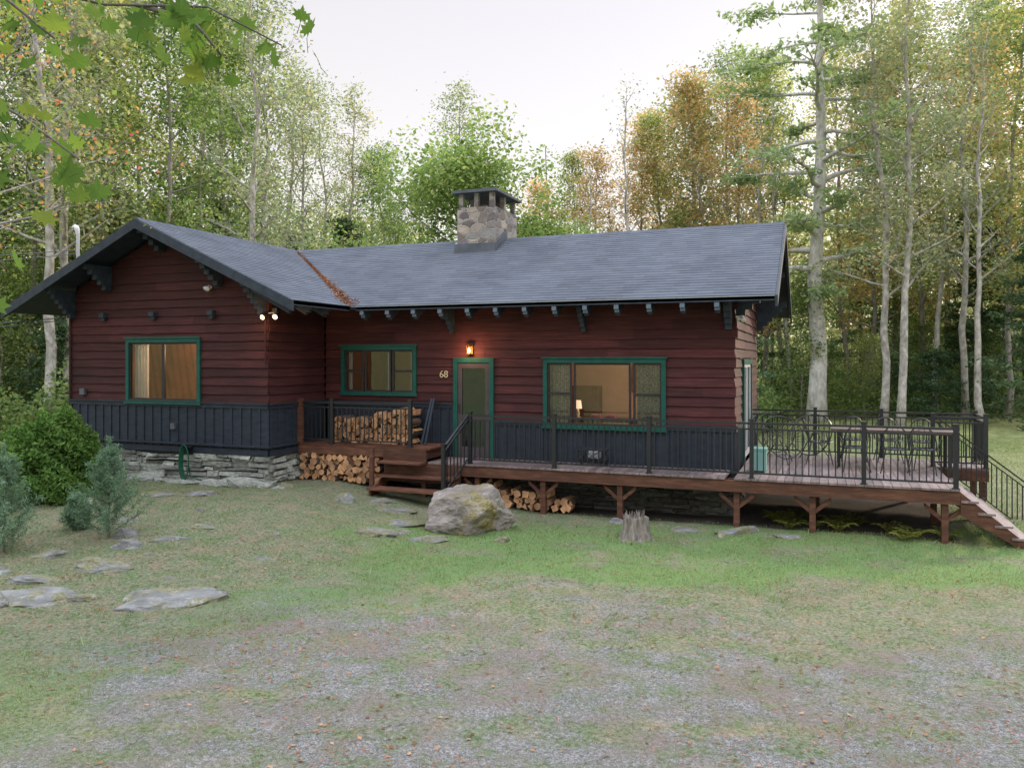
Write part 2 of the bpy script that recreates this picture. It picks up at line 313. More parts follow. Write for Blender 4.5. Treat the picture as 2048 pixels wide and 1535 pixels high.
thing('tall_grass','longer unmown grass tufts along the clearing edge','grass',blades('tall_grass',x,y,.04,.13,.008,grassm),kind='stuff')
def wg(x,y): g,l=masks(x,y); return np.clip(g*.8+.04,0,1)
x,y=scatter(30000,5.2,12,wg); n=len(x); z=H(x,y)
s=.0025+.0065*RNG.random(n)**3
base=np.array([(1,0,0),(0,1,0),(-1,0,0),(0,-1,0),(0,0,.6),(0,0,-.6)]); P=base[None]*(s[:,None,None])*(.6+.8*RNG.random((n,6,1)))
P=P+np.stack([x,y,z+.001],1)[:,None,:]
T=np.array([(0,1,4),(1,2,4),(2,3,4),(3,0,4),(1,0,5),(2,1,5),(3,2,5),(0,3,5)]); Fp=(T[None]+6*np.arange(n)[:,None,None]).reshape(-1,3)
thing('gravel','loose grey crushed stone on the driveway','gravel',fastmesh('gravel',P.reshape(-1,3),Fp,pebm),kind='stuff')
def leafquads(name,Cn,size,mat,flat=.5,aspect=1.5):
    n=len(Cn); nn=RNG.normal(size=(n,3)); nn[:,2]+=flat*np.sign(nn[:,2]+1e-6)*1.0; nn/=np.linalg.norm(nn,axis=1)[:,None]
    a=RNG.normal(size=(n,3)); a-=nn*(a*nn).sum(1)[:,None]; a/=np.linalg.norm(a,axis=1)[:,None]; bb=np.cross(nn,a)
    s=(size*(.6+.8*RNG.random(n)))[:,None]
    P=np.stack([Cn-a*s*aspect/2,Cn+bb*s/2,Cn+a*s*aspect/2,Cn-bb*s/2],1).reshape(-1,3)
    return fastmesh(name,P,np.arange(4*n).reshape(-1,4),mat)
x,y=scatter(4600,5.2,17,lambda x,y:.15+.8*ss(.4,.65,fbm(x*.9,y*.9,31)))
thing('fallen_leaves','scattered brown and tan fallen leaves','fallen leaves',leafquads('fallen_leaves',np.stack([x,y,H(x,y)+.012],1),.028,litterm,4),kind='stuff')
x,y=scatter(22000,5.2,14,lambda x,y:ss(.5,.64,fbm(x*.7,y*.7,41))+.08)
thing('fallen_needles','reddish brown pine needles scattered over the ground','fallen needles',leafquads('fallen_needles',np.stack([x,y,H(x,y)+.006],1),.009,needlem,4,5),kind='stuff')

# ------------------------------------------------------------ cabin
XW0,XW1,XM1=-16.11,-10.6,-1.553
YW,YM,YB=13.5,15.5,20.9
RX,RY,RZ,EZ=-13.35,18.2,5.93,4.13
WE,WL,WF=-9.42,-17.28,12.72; ME,MR,MBk=14.7,-.77,21.7
cabin=thing('cabin','dark red timber cabin with black shingle roof and stone chimney','house')
def lapwall(mb,ulo,uhi,z0,z1,mp,opens=(),h=.185,off=.034,endjit=0.0):
    zr=z0; rows=[]
    while zr<z1-1e-4: rows.append((zr,min(zr+h,z1))); zr+=h
    for (ra,rb) in rows:
        cuts=sorted({ra,rb}|{z for o in opens for z in (o[2],o[3]) if ra<z<rb})
        joints=[random.uniform(1.2,4)]; 
        while joints[-1]<30: joints.append(joints[-1]+random.uniform(2,4.5))
        sd=random.random()*100; ej=random.uniform(0,endjit)
        for za,zb in zip(cuts[:-1],cuts[1:]):
            L0,L1=ulo(za),ulo(zb); R0,R1=uhi(za)+ej,uhi(zb)+ej
            iv=[(L0,R0)]
            zc=(za+zb)/2
            for o in opens:
                if o[2]<zc<o[3]:
                    nv=[]
                    for a,bq in iv:
                        if o[1]<=a or o[0]>=bq: nv.append((a,bq)); continue
                        if a<o[0]: nv.append((a,o[0]))
                        if bq>o[1]: nv.append((o[1],bq))
                    iv=nv
            for a,bq in iv:
                pts=[a]+[a0 for a0 in (ulo(z0)+j for j in joints) if a+.05<a0<bq-.05]+[bq]
                for p,q in zip(pts[:-1],pts[1:]):
                    n=max(1,int((q-p)/.16)); bi=len(mb.v)
                    oa=off*(1-(za-ra)/h); ob=off*(1-(zb-ra)/h)+.002
                    jj=random.uniform(0,.007)
                    for i in range(n+1):
                        u=p+(q-p)*i/n
                        w=(-.015*mn.noise(Vector((u*2.0,sd,0)))**2*3-.006*(1+mn.noise(Vector((u*8,sd,3))))) if za==ra else 0
                        ut=u
                        if u==R0 and R1!=R0: ut=R1
                        if u==L0 and L1!=L0: ut=L1
                        mb.v.append(mp(u,0,za+w)); mb.v.append(mp(u,oa+jj,za+w)); mb.v.append(mp(ut,ob+jj,zb)); mb.v.append(mp(ut,0,zb))
                    for i in range(n):
                        k=bi+4*i
                        for e in range(3): mb.f.append((k+e,k+4+e,k+5+e,k+1+e)); mb.m.append(0)
                    mb.f.append((bi,bi+1,bi+2,bi+3)); mb.m.append(0)
                    k=bi+4*n; mb.f.append((k,k+1,k+2,k+3)); mb.m.append(0)
def mfront(Y0): return lambda u,o,z:(u,Y0-o,z)
slopeW=(RZ-EZ)/(RX-WL); slopeM=(RZ-EZ)/(RY-ME)
WINW=(-14.40,-12.32,2.04,3.45); WINL=(-10.13,-8.22,2.21,3.29); WINR=(-5.31,-2.81,1.61,3.01); DOOR=(-7.33,-6.40,.93,3.03)
ins=lambda o,e=.04:(o[0]+e,o[1]-e,o[2]+e,o[3]-e)
mb=MB()
def ul(z): 
    lim=RX-(RZ-.16-z)/slopeW; return max(XW0,lim)
def ur(z):
    lim=RX+(RZ-.16-z)/slopeW; return min(XW1,lim)
lapwall(mb,ul,ur,2.09,5.72,mfront(YW),[ins(WINW)],endjit=.03)
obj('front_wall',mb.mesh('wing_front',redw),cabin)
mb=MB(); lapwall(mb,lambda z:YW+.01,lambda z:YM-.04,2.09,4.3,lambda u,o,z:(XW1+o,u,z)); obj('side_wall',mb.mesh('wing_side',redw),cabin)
mb=MB(); lapwall(mb,lambda z:XW1+.04,lambda z:XM1,1.74,4.35,mfront(YM),[ins(WINL),ins(WINR),ins(DOOR),(-12,-7.3,1,2.07)],endjit=.09)
obj('front_wall',mb.mesh('main_front',red),cabin)
SD=(16.95,18.9,.93,3.0)
mb=MB()
lapwall(mb,lambda z:max(YM+.01,RY-(RZ-.18-z)/slopeM),lambda z:min(YB,RY+(RZ-.18-z)/slopeM),1.74,5.7,lambda u,o,z:(XM1+o,u,z),[SD],endjit=.09)
obj('side_wall',mb.mesh('main_side',red),cabin)
mb=MB(); mb.quad((XW0,YW,.3),(XW0,YB,.3),(XW0,YB,4.5),(XW0,YW,4.5)); mb.quad((XW0,YB,.3),(XM1,YB,.3),(XM1,YB,4.3),(XW0,YB,4.3)); obj('back_wall',mb.mesh('back',red),cabin)
def skirt(u0,u1,z0,z1,mp,opens=(),bat=.24,extra=None):
    mb=MB()
    def bx(a,b_,o,za,zb):
        mb.hexa([mp(a,o,za),mp(b_,o,za),mp(b_,-.01,za),mp(a,-.01,za),mp(a,o,zb),mp(b_,o,zb),mp(b_,-.01,zb),mp(a,-.01,zb)])
    segs=[(u0,u1,z0,z1)]
    for o in opens:
        ns=[]
        for a,b_,za,zb in segs:
            if o[1]<=a or o[0]>=b_ or o[2]>=zb: ns.append((a,b_,za,zb)); continue
            if a<o[0]: ns.append((a,o[0],za,zb))
            if b_>o[1]: ns.append((o[1],b_,za,zb))
            if o[2]>za: ns.append((max(a,o[0]),min(b_,o[1]),za,o[2]))
        segs=ns
    for a,b_,za,zb in segs:
        bx(a,b_,.02,za,zb)
        u=a+.03
        while u<b_-.05: bx(u,u+.045,.042,za+.01,zb-.01); u+=bat
        if zb==z1: bx(a,b_,.075,zb-.035,zb+.002); bx(a,b_,.05,zb-.11,zb-.037)
        bx(a,b_,.055,za,za+.12)
    if extra: mb.box(*extra)
    obj('skirting',mb.mesh('skirt',dark),cabin)
skirt(XW0-.02,XW1+.02,1.01,2.09,mfront(YW),extra=(XW0-.05,XW1+.1,YW-.1,YW,1.18,1.215))
skirt(YW+.001,YM,1.01,2.085,lambda u,o,z:(XW1+o,u,z),extra=(XW1+.002,XW1+.1,YW+.01,YM,1.181,1.216))
skirt(XW1+.08,-7.34,.95,2.07,mfront(YM),bat=.2); skirt(-6.39,XM1+.03,.6,1.74,mfront(YM),[ins(WINR,.02)],bat=.2)
skirt(YM+.002,SD[0],.6,1.735,lambda u,o,z:(XM1+o,u,z),bat=.2); skirt(SD[1],YB,.6,1.735,lambda u,o,z:(XM1+o,u,z),bat=.2)
def stones(mb,u0,u1,z0,z1,mp,rh=(.05,.13),sw=(.12,.65),prot=(.0,.10)):
    z=z0
    while z<z1-.02:
        h=min(random.uniform(*rh),z1-z); u=u0
        while u<u1-.03:
            w=min(random.uniform(*sw),u1-u); o=random.uniform(*prot); j=lambda k:random.uniform(-k,k)
            g=.005; wv=.03*math.sin(u*1.7+z*3)
            hh_=h*random.uniform(.8,1.1); p=[]
            for zz in (z+g+wv,z+hh_-g+wv):
                for (a,oo) in ((u+g,o),(u+w-g,o),(u+w-g,-.1),(u+g,-.1)):
                    p.append(mp(a+j(.02),oo+j(.025),min(zz+j(.018),z1)))
            mb.hexa(p); u+=w
        z+=h
mb=MB(); mb.mi=1; mb.box(XW0+.05,XW1-.05,YW+.05,YM+.3,-.1,1.0); mb.mi=0
stones(mb,XW0,XW1+.02,.1,1.0,mfront(YW+.02)); stones(mb,YW,YM,.1,1.0,lambda u,o,z:(XW1+o-.02,u,z)); obj('foundation',mb.mesh('foundation',[stone,mortar]),cabin)
mb=MB(); mb.mi=1; mb.box(XW1,XM1-.06,YM+.12,YM+.3,-.3,.94); mb.box(XM1-.25,XM1-.06,YM+.3,YB,-.3,.94); mb.mi=0
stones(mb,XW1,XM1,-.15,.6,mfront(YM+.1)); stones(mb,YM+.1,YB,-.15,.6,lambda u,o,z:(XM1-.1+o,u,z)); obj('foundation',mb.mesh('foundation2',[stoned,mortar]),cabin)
# roof
roof=obj('roof',None,cabin)
def shingles(mb,fn,L,u_rng,course=.135,tab=(.22,.42)):
    n=int(L/course); 
    for r in range(n+1):
        v0=r/ (n+1); v1=(r+1)/(n+1); a0,b0=u_rng(v0); a1,b1=u_rng(v1)
        us=[a0]; 
        while us[-1]<b0: us.append(us[-1]+random.uniform(*tab))
        us[-1]=b0
        for p,q in zip(us[:-1],us[1:]):
            if q-p<.01: continue
            P=min(max(p,a1),b1); Q=min(max(q,a1),b1)
            if Q-P<.005 and (p>=b1 or q<=a1): P=Q=(a1 if q<=a1 else b1)
            t=.011+random.uniform(0,.002); w=random.uniform(-.002,.002)
            A=fn(p,v0);B=fn(q,v0);A2=fn(P,v1);B2=fn(Q,v1)
            up=lambda X,h:(X[0],X[1],X[2]+h)
            b=len(mb.v); mb.v+=[up(A,0),up(B,0),up(A,t+w*.3),up(B,t+w*.3),up(B2,.002),up(A2,.002)]
            mb.f+= [(b,b+1,b+3,b+2),(b+2,b+3,b+4,b+5)]; mb.m+=[0,0]
def vy(x): return ME+(WE-x)*(RY-ME)/(WE-RX)
def vx(y): return WE-(y-ME)*(WE-RX)/(RY-ME)
Lm=math.hypot(RY-ME,RZ-EZ); Lw=math.hypot(RX-WL,RZ-EZ)
mb=MB(); shingles(mb,lambda u,v:(u,ME+(RY-ME)*v,EZ+(RZ-EZ)*v),Lm,lambda v:(vx(ME+(RY-ME)*v),MR))
shingles(mb,lambda u,v:(u,MBk+(RY-MBk)*v,EZ+(RZ-EZ)*v),Lm,lambda v:(vx(ME+(RY-ME)*v),MR))
shingles(mb,lambda u,v:(WE+(RX-WE)*v,u,EZ+(RZ-EZ)*v),Lw,lambda v:(WF,vy(WE+(RX-WE)*v)))
shingles(mb,lambda u,v:(WE+(RX-WE)*v,u,EZ+(RZ-EZ)*v),Lw,lambda v:(2*RY-vy(WE+(RX-WE)*v),MBk+.1))
shingles(mb,lambda u,v:(WL+(RX-WL)*v,u,EZ+(RZ-EZ)*v),Lw,lambda v:(WF,MBk+.1))
x=MR
while x>RX: mb.hexa([(x,RY-.13,RZ-.055),(x-.3,RY-.13,RZ-.06),(x-.3,RY+.13,RZ-.06),(x,RY+.13,RZ-.055),(x,RY-.01,RZ+.03),(x-.3,RY-.01,RZ+.022),(x-.3,RY+.01,RZ+.022),(x,RY+.01,RZ+.03)]); x-=.28
y=WF
while y<RY: mb.hexa([(RX-.13,y,RZ-.055),(RX+.13,y,RZ-.055),(RX+.13,y+.3,RZ-.06),(RX-.13,y+.3,RZ-.06),(RX-.01,y,RZ+.03),(RX+.01,y,RZ+.03),(RX+.01,y+.3,RZ+.022),(RX-.01,y+.3,RZ+.022)]); y+=.28
obj('shingles',mb.mesh('shingles',shing),roof)
mb=MB()
def slab(pts,t=.07,g=.004):
    top=[(p[0],p[1],p[2]-g) for p in pts]; bot=[(p[0],p[1],p[2]-g-t) for p in pts]
    b=len(mb.v); n=len(pts); mb.v+=top+bot; mb.f+=[tuple(b+i for i in range(n)),tuple(b+n+i for i in range(n))[::-1]]; mb.m+=[0,0]
    for i in range(n): j=(i+1)%n; mb.f.append((b+i,b+n+i,b+n+j,b+j)); mb.m.append(0)
e=.012
slab([(vx(ME)-0,ME+e,EZ),(MR-e,ME+e,EZ),(MR-e,RY,RZ),(RX,RY,RZ)])
slab([(vx(ME),MBk,EZ),(MR-e,MBk,EZ),(MR-e,RY,RZ),(RX,RY,RZ)])
slab([(WE-e,WF+e,EZ),(WE-e,ME,EZ),(RX,RY,RZ),(RX,WF+e,RZ)])
slab([(WL+e,WF+e,EZ),(WL+e,MBk,EZ),(RX,MBk,RZ),(RX,WF+e,RZ)])
slab([(WE,MBk,EZ),(RX,RY,RZ),(RX,MBk,RZ)])
obj('soffit',mb.mesh('soffit',dark),roof)
def barge(p,q,dx,dy,w=.2,t=.045,g=.005):
    a=Vector(p);b=Vector(q);o=Vector((dx,dy,0))*t; mb=MB()
    mb.hexa([a+Vector((0,0,-w-g)),b+Vector((0,0,-w-g)),b+o+Vector((0,0,-w-g)),a+o+Vector((0,0,-w-g)),a+Vector((0,0,-g)),b+Vector((0,0,-g)),b+o+Vector((0,0,-g)),a+o+Vector((0,0,-g))])
    obj('bargeboard',mb.mesh('barge',darkb),roof)
barge((WL-.02,WF+.003,EZ),(RX,WF+.003,RZ),0,-1); barge((RX,WF+.003,RZ),(WE+.02,WF+.003,EZ),0,-1)
barge((MR+.003,ME-.02,EZ),(MR+.003,RY,RZ),1,0); barge((MR+.003,RY,RZ),(MR+.003,MBk+.02,EZ),1,0)
mb=MB(); mb.box(WE+.15,MR-.002,ME+.012,ME+.045,EZ-.10,EZ-.012); obj('fascia',mb.mesh('fascia',darkb),roof)
mb=MB(); mb.box(WE-.045,WE-.012,WF+.03,ME,EZ-.1,EZ-.012); obj('fascia',mb.mesh('fascia',darkb),roof)
mb=MB(); mb.box(WE+.03,MR,ME-.012,ME+.01,EZ-.022,EZ-.004); obj('drip_edge',mb.mesh('drip',M('drip_edge',(.25,.27,.3),(.35,.37,.4),5,.4,isl=0,metal=.5)),roof)
def rz(y): return EZ+slopeM*(y-ME)
x=-9.15
tail=MB(); 
yy0,yy1=14.73,15.47; zt=rz(yy0)
poly=[(yy1,rz(yy1)-.08),(yy0+.03,zt-.09),(yy0+.03,zt-.12),(yy0,zt-.12),(yy0,zt-.20),(yy0+.06,zt-.20),(yy0+.06,zt-.26),(yy0+.13,zt-.26),(yy0+.13,zt-.31),(yy1,rz(yy1)-.34)]
tail.extr(poly,-.042,.042)
tail.mi=1; tail.box(-.044,.044,yy0-.006,yy0+.012,zt-.203,zt-.118); tail.box(-.044,.044,yy0+.054,yy0+.068,zt-.263,zt-.204)
tme=tail.mesh('rafter_tail',[darkb,endp])
while x<-1.2: obj('rafter_tail',tme,roof,loc=(x,0,0)); x+=.615
tw=MB(); zw=lambda x:RZ-slopeW*abs(x-RX)
tw.extr([(-10.55,zw(-10.55)-.08),(-9.5,zw(-9.5)-.08),(-9.5,zw(-9.5)-.17),(-9.58,zw(-9.5)-.17),(-9.58,zw(-9.5)-.23),(-9.66,zw(-9.5)-.23),(-9.66,zw(-9.5)-.28),(-10.55,zw(-10.55)-.3)],-.04,.04,lambda a,b,c:(b,a,c)); twm=tw.mesh('rafter_tail2',darkb)
for y in (12.95,13.5,14.1): obj('rafter_tail',twm,roof,loc=(0,y,0))
def corbel(name,x,y,zt,dx,dy,n=5,reach=.72,w=.13,h=.10):
    m=MB()
    for i in range(n):
        L=reach*(1-i/(n+.3)); z1=zt-i*h; z0=z1-h+.0
        if dy: m.box(x-w/2+.001*i,x+w/2-.001*i,y-L,y-.001,z0,z1+.002)
        else: m.box(x+.001,x+L,y-w/2+.001*i,y+w/2-.001*i,z0,z1+.002)
    obj(name,m.mesh('corbel',darkb),cabin)
for x in (-7.35,-4.44): corbel('bracket',x,YM-.03,rz(14.9)-.12,0,1,6,.5,.10,.095)
corbel('bracket',XM1-.08,YM-.04,rz(14.9)-.02,0,1,6,.6,.13,.11)
for x,n in ((-16.0,6),(-14.9,5),(RX,4),(-11.8,5),(-10.68,6)): corbel('bracket',x,YW-.035,zw(x)-.16-(.0 if x!=RX else .02),0,1,n,.66,.13,.105)
for y,n in ((YM+.1,5),(RY,4),(16.8,4),(19.6,4),(YB-.1,6)): corbel('bracket',XM1+.035,y,(RZ-slopeM*abs(y-RY))-.2,1,0,n,.7,.14,.115)
for x in (-15.05,-13.6,-12.0):
    mb=MB(); mb.box(x-.07,x+.07,YW-.14,YW-.03,3.93,4.03); mb.box(x-.05,x+.05,YW-.1,YW-.03,3.86,3.932); obj('beam_end',mb.mesh('beamends',darkb),cabin)
# chimney
ch=obj('chimney',None,roof); cx0,cx1,cy0,cy1=-8.2,-7.24,17.5,19.0
mb=MB(); nz_=14
def chimface(mp,a,b_):
    k=len(mb.v); nu=12
    for i in range(nu+1):
        for j in range(nz_+1):
            u=a+(b_-a)*i/nu; z=5.0+1.62*j/nz_; o=.02*mn.noise(Vector((u*5,z*5,a*3)))*(1 if 0<i<nu else 0)
            mb.v.append(mp(u,o,z))
    for i in range(nu):
        for j in range(nz_): q=k+i*(nz_+1)+j; mb.f.append((q,q+nz_+1,q+nz_+2,q+1)); mb.m.append(0)
chimface(lambda u,o,z:(u,cy0-o,z),cx0,cx1); chimface(lambda u,o,z:(cx1+o,u,z),cy0,cy1); chimface(lambda u,o,z:(cx0-o,u,z),cy0,cy1); chimface(lambda u,o,z:(u,cy1+o,z),cx0,cx1)
obj('stonework',mb.mesh('chimney_stone',[chst]),ch)
mb=MB(); mb.box(cx0-.05,cx1+.05,cy0-.06,cy0+.02,5.4,5.76)
for a in (cx0-.06,cx1-.02): mb.hexa([(a,cy0-.05,5.45),(a+.08,cy0-.05,5.45),(a+.08,RY,5.85),(a,RY,5.85),(a,cy0-.05,5.76),(a+.08,cy0-.05,5.76),(a+.08,RY,6.16),(a,RY,6.16)])
obj('flashing',mb.mesh('flashing',lead),ch)
mb=MB(); mb.box(cx0+.01,cx1-.01,cy0+.01,cy1-.01,6.605,6.64); obj('ledge',mb.mesh('chledge',chst),ch)
for x in (cx0+.08,(cx0+cx1)/2,cx1-.08):
    for y in (cy0+.08,cy0+.75,cy1-.08):
        if x==(cx0+cx1)/2 and cy0+.2<y<cy1-.2: continue
        mb=MB(); q=.05+random.uniform(0,.015); mb.box(x-q,x+q,y-.05,y+.05,6.641,6.969); obj('chimney_pillar',mb.mesh('pillar',chst),ch)
mb=MB(); mb.box(cx0-.1,cx1+.1,cy0-.1,cy1+.1,6.97,7.02); mb.box(cx0-.06,cx1+.06,cy0-.06,cy1+.06,7.019,7.05); obj('chimney_cap',mb.mesh('cap',lead),ch)
k=2600; tt=RNG.random(k)**.7; px=RX+(WE-RX)*tt; py=RY+(ME-RY)*tt; o=RNG.normal(0,1,k)*(.02+.13*tt**3); px=px+o; py=py+RNG.normal(0,.5,k)*(.02+.12*tt**3)
pz=np.maximum(EZ+slopeM*(py-ME), RZ-slopeW*(px-RX)); pz=np.maximum(pz,EZ)+.02
thing('pine_needles','rust orange needles gathered along the roof valley','fallen needles',leafquads('pine_needles',np.stack([px,py,pz],1),.020,rustm,3,2.5),kind='stuff')

# windows
def window(o,Y0,cols,label=None,cur=(),cm=None):
    x0,x1,z0,z1=o; w=obj('window',None,cabin); tw=.085
    if label: w["label"]=label
    m=MB(); a=Y0-.07; b_=Y0-.002
    m.box(x0,x0+tw,a,b_,z0,z1); m.box(x1-tw,x1,a,b_,z0,z1); m.box(x0+tw,x1-tw,a,b_,z1-tw,z1); m.box(x0+tw,x1-tw,a,b_,z0,z0+tw*.8); m.box(x0-.03,x1+.03,a-.02,a-.001,z0-.015,z0+.03)
    m.box(x0-.03,x1+.03,a-.03,a-.001,z1-.0,z1+.035)
    obj('frame',m.mesh('frame',green),w)
    ix0,ix1,iz0,iz1=x0+tw,x1-tw,z0+tw*.8,z1-tw; W=ix1-ix0
    for (f0,f1,dh) in cols:
        s=MB(); gl=MB()
        p,q=ix0+W*f0,ix0+W*f1; t=.04; ys=Y0-.03
        s.box(p,p+t,ys,ys+.04,iz0,iz1); s.box(q-t,q,ys,ys+.04,iz0,iz1); s.box(p+t,q-t,ys,ys+.04,iz1-t,iz1); s.box(p+t,q-t,ys,ys+.04,iz0,iz0+t)
        if dh: zc=(iz0+iz1)/2; s.box(p+t,q-t,ys-.005,ys+.04,zc-.025,zc+.025)
        gl.quad((p+t,ys+.02,iz0+t),(q-t,ys+.02,iz0+t),(q-t,ys+.02,iz1-t),(p+t,ys+.02,iz1-t))
        obj('sash',s.mesh('sash',sash),w); obj('pane',gl.mesh('pane',glass),w)
    for (f0,f1) in cur:
        c_=MB(); n=40; p,q=ix0+W*f0,ix0+W*f1
        for i in range(n):
            u0=p+(q-p)*i/n; u1=p+(q-p)*(i+1)/n; fy=lambda u:Y0+.09+.02*math.sin(u*75)
            c_.quad((u0,fy(u0),iz0),(u1,fy(u1),iz0),(u1,fy(u1),iz1),(u0,fy(u0),iz1))
        obj('curtain',c_.mesh('curtain',cm or curt,True),w)
    return w
window(WINW,YW,[(0,.5,0),(.5,1,0)],'sliding window with green trim and warm lit room',[(.02,.22),(.94,1.0)],curtw)
window(WINL,YM,[(0,.28,1),(.30,.68,0),(.70,1,1)],'darker three part window with green trim',[(.02,.08),(.6,.66),(.92,.99)],curtw)
window(WINR,YM,[(0,.22,1),(.24,.74,0),(.76,1,1)],'wide three part picture window with green trim',[(.01,.19),(.78,.98)])
def room(x0,x1,y0,y1,z0,z1,mat,name='room_interior'):
    m=MB(); m.quad((x0,y1,z0),(x1,y1,z0),(x1,y1,z1),(x0,y1,z1)); m.quad((x0,y0,z0),(x0,y1,z0),(x0,y1,z1),(x0,y0,z1)); m.quad((x1,y0,z0),(x1,y1,z0),(x1,y1,z1),(x1,y0,z1))
    m.quad((x0,y0,z0),(x1,y0,z0),(x1,y1,z0),(x0,y1,z0)); m.quad((x0,y0,z1),(x1,y0,z1),(x1,y1,z1),(x0,y1,z1))
    obj(name,m.mesh('room',mat),cabin)
room(-15.9,-10.8,YW+.01,15.4,1.1,3.9,panel); room(-10.5,-7.9,YM+.01,18,1.1,3.8,roomw); room(-6.3,-1.75,YM+.01,19,1.0,3.9,roomw)
m=MB(); m.box(-13.35,-12.75,15.3,15.38,1.1,3.2); m.box(-13.42,-13.36,15.27,15.38,1.1,3.27); m.box(-12.74,-12.68,15.27,15.38,1.1,3.27); m.box(-13.36,-12.74,15.27,15.38,3.21,3.27); obj('inner_door',m.mesh('idoor',M('inner_wood',(.14,.05,.028),(.25,.10,.05),3)),cabin)
cabm=M('inner_cabinet',(.10,.06,.045),(.2,.12,.085),3)
for bx_ in ((-6.2,-5.0,18.5,18.98,1.0,2.35),(-4.2,-3.3,18.3,18.98,1.0,1.62),(-3.0,-2.3,18.6,18.98,1.0,2.9),(-4.3,-3.5,18.9,18.98,2.25,2.95)):
    m=MB(); m.box(*bx_); obj('cabinet',m.mesh('sboard',cabm),cabin)
for x in (-5.6,-4.4,-3.2,-2.0): m=MB(); m.box(x,x+.12,15.8,18.95,3.75,3.89); obj('ceiling_beam',m.mesh('cbeam',tablew),cabin)
def point(loc,e,r=.06,c=(1,.62,.32)):
    l=bpy.data.lights.new('lamp_light','POINT'); l.energy=e; l.color=c; l.shadow_soft_size=r; o=obj('lamp_light',l,cabin,loc); return o
point((-12.9,14.2,3.2),80,.15,(1,.60,.34)); point((-3.1,16.7,3.3),110,.2,(1,.72,.52)); point((-9.2,16.8,3.0),4)
def tablelamp(x,y,z,lab,s=1):
    t=thing('table_lamp',lab,'lamp',loc=(x,y,z),sc=s); m=MB(); m.tube([(0,0,0),(0,0,.02),(0,0,.025),(0,0,.1),(0,0,.2),(0,0,.26)],[.07,.07,.02,.05,.03,.01],10); obj('base',m.mesh('lampbase',cream,True),t)
    m=MB(); m.tube([(0,0,.25),(0,0,.48)],[.11,.08],16,cap=False); obj('lamp_shade',m.mesh('lampshade',shade,True),t)
tablelamp(-12.62,14.5,2.2,'small lit table lamp behind the wing window',.8); tablelamp(-4.82,16.3,1.77,'small lit table lamp inside the picture window',.75)
t=thing('side_table','low table with books behind the picture window','table',loc=(-3.9,16.1,1.0)); m=MB(); m.box(-1.3,1.3,-.25,.4,.72,.77); obj('table_top',m.mesh('tt',tablew),t)
for a in (-1.25,1.2):
    for b_ in (-.22,.33): m=MB(); m.box(a,a+.05,b_,b_+.05,0,.719); obj('leg',m.mesh('tl',tablew),t)
for dx,h in ((.42,.15),(.54,.18),(.66,.14)):
    m=MB(); m.tube([(0,0,0),(0,0,h),(0,0,h+.001),(0,0,h+.02)],[.04,.04,.004,.003],12); thing('candle','short cream pillar candle on the window table','candle',m.mesh('candle',cream),'candles on the window table',(-3.9+dx,16.0,1.771))
for k,(dx,c_) in enumerate(((-.45,cloth),(-.15,cloth))):
    m=MB(); 
    for q in range(3): m.box(-.12+.01*q,.12-.01*q,-.09,.09,.031*q,.031*q+.0312)
    thing('book_stack','small stack of coloured books on the window table','books',m.mesh('books',c_),'books on the window table',(-3.9+dx,16.05,1.771))
# door
d=obj('door',None,cabin); m=MB(); x0,x1,z0,z1=DOOR; a,b_=YM-.075,YM-.002
m.box(x0,x0+.1,a,b_,z0,z1); m.box(x1-.1,x1,a,b_,z0,z1); m.box(x0+.1,x1-.1,a,b_,z1-.1,z1); obj('frame',m.mesh('doorframe',green),d)
m=MB(); p,q=x0+.1,x1-.1; ys=YM-.05
m.box(p,p+.1,ys,ys+.04,z0,z1-.1); m.box(q-.1,q,ys,ys+.04,z0,z1-.1); m.box(p+.1,q-.1,ys,ys+.04,z1-.22,z1-.1); m.box(p+.1,q-.1,ys,ys+.04,z0,z0+.22); m.box(p+.1,q-.1,ys,ys+.04,z0+.8,z0+.9)
obj('storm_panel',m.mesh('doorpanel',doorm),d)
m=MB(); m.box(p+.02,q-.02,ys+.05,ys+.07,z0,z1-.1)
for k in range(8): m.box(p+.1,q-.1,ys+.04,ys+.051,z0+.24+.22*k,z0+.25+.22*k+.18)
obj('inner_door',m.mesh('innerdoor',doorm),d)
m=MB(); m.quad((p+.1,ys+.02,z0+.22),(q-.1,ys+.02,z0+.22),(q-.1,ys+.02,z1-.22),(p+.1,ys+.02,z1-.22)); obj('pane',m.mesh('dpane',glass),d)
m=MB(); m.tube([(p+.05,ys,z0+.95),(p+.05,ys-.05,z0+.95),(p+.05,ys-.05,z0+1.1),(p+.05,ys,z0+1.1)],.01,6); obj('handle',m.mesh('handle',metal),d)
d=obj('door',None,cabin); d["label"]="glazed patio door with green trim"; m=MB(); y0,y1,z0,z1=SD; xa,xb=XM1+.002,XM1+.07
m.box(xa,xb,y0,y0+.1,z0,z1); m.box(xa,xb,y1-.1,y1,z0,z1); m.box(xa,xb,y0+.1,y1-.1,z1-.1,z1); obj('frame',m.mesh('sdf',green),d)
m=MB(); yc=(y0+y1)/2
for a,b_ in ((y0+.1,yc),(yc,y1-.1)): m.box(xa,xa+.04,a,a+.07,z0,z1-.1); m.box(xa,xa+.04,b_-.07,b_,z0,z1-.1); m.box(xa,xa+.04,a+.07,b_-.07,z1-.17,z1-.1); m.box(xa,xa+.04,a+.07,b_-.07,z0,z0+.1)
obj('sash',m.mesh('sds',white),d)
m=MB(); m.quad((xa+.02,y0+.1,z0),(xa+.02,y1-.1,z0),(xa+.02,y1-.1,z1-.1),(xa+.02,y0+.1,z1-.1)); obj('pane',m.mesh('sdg',glass),d)
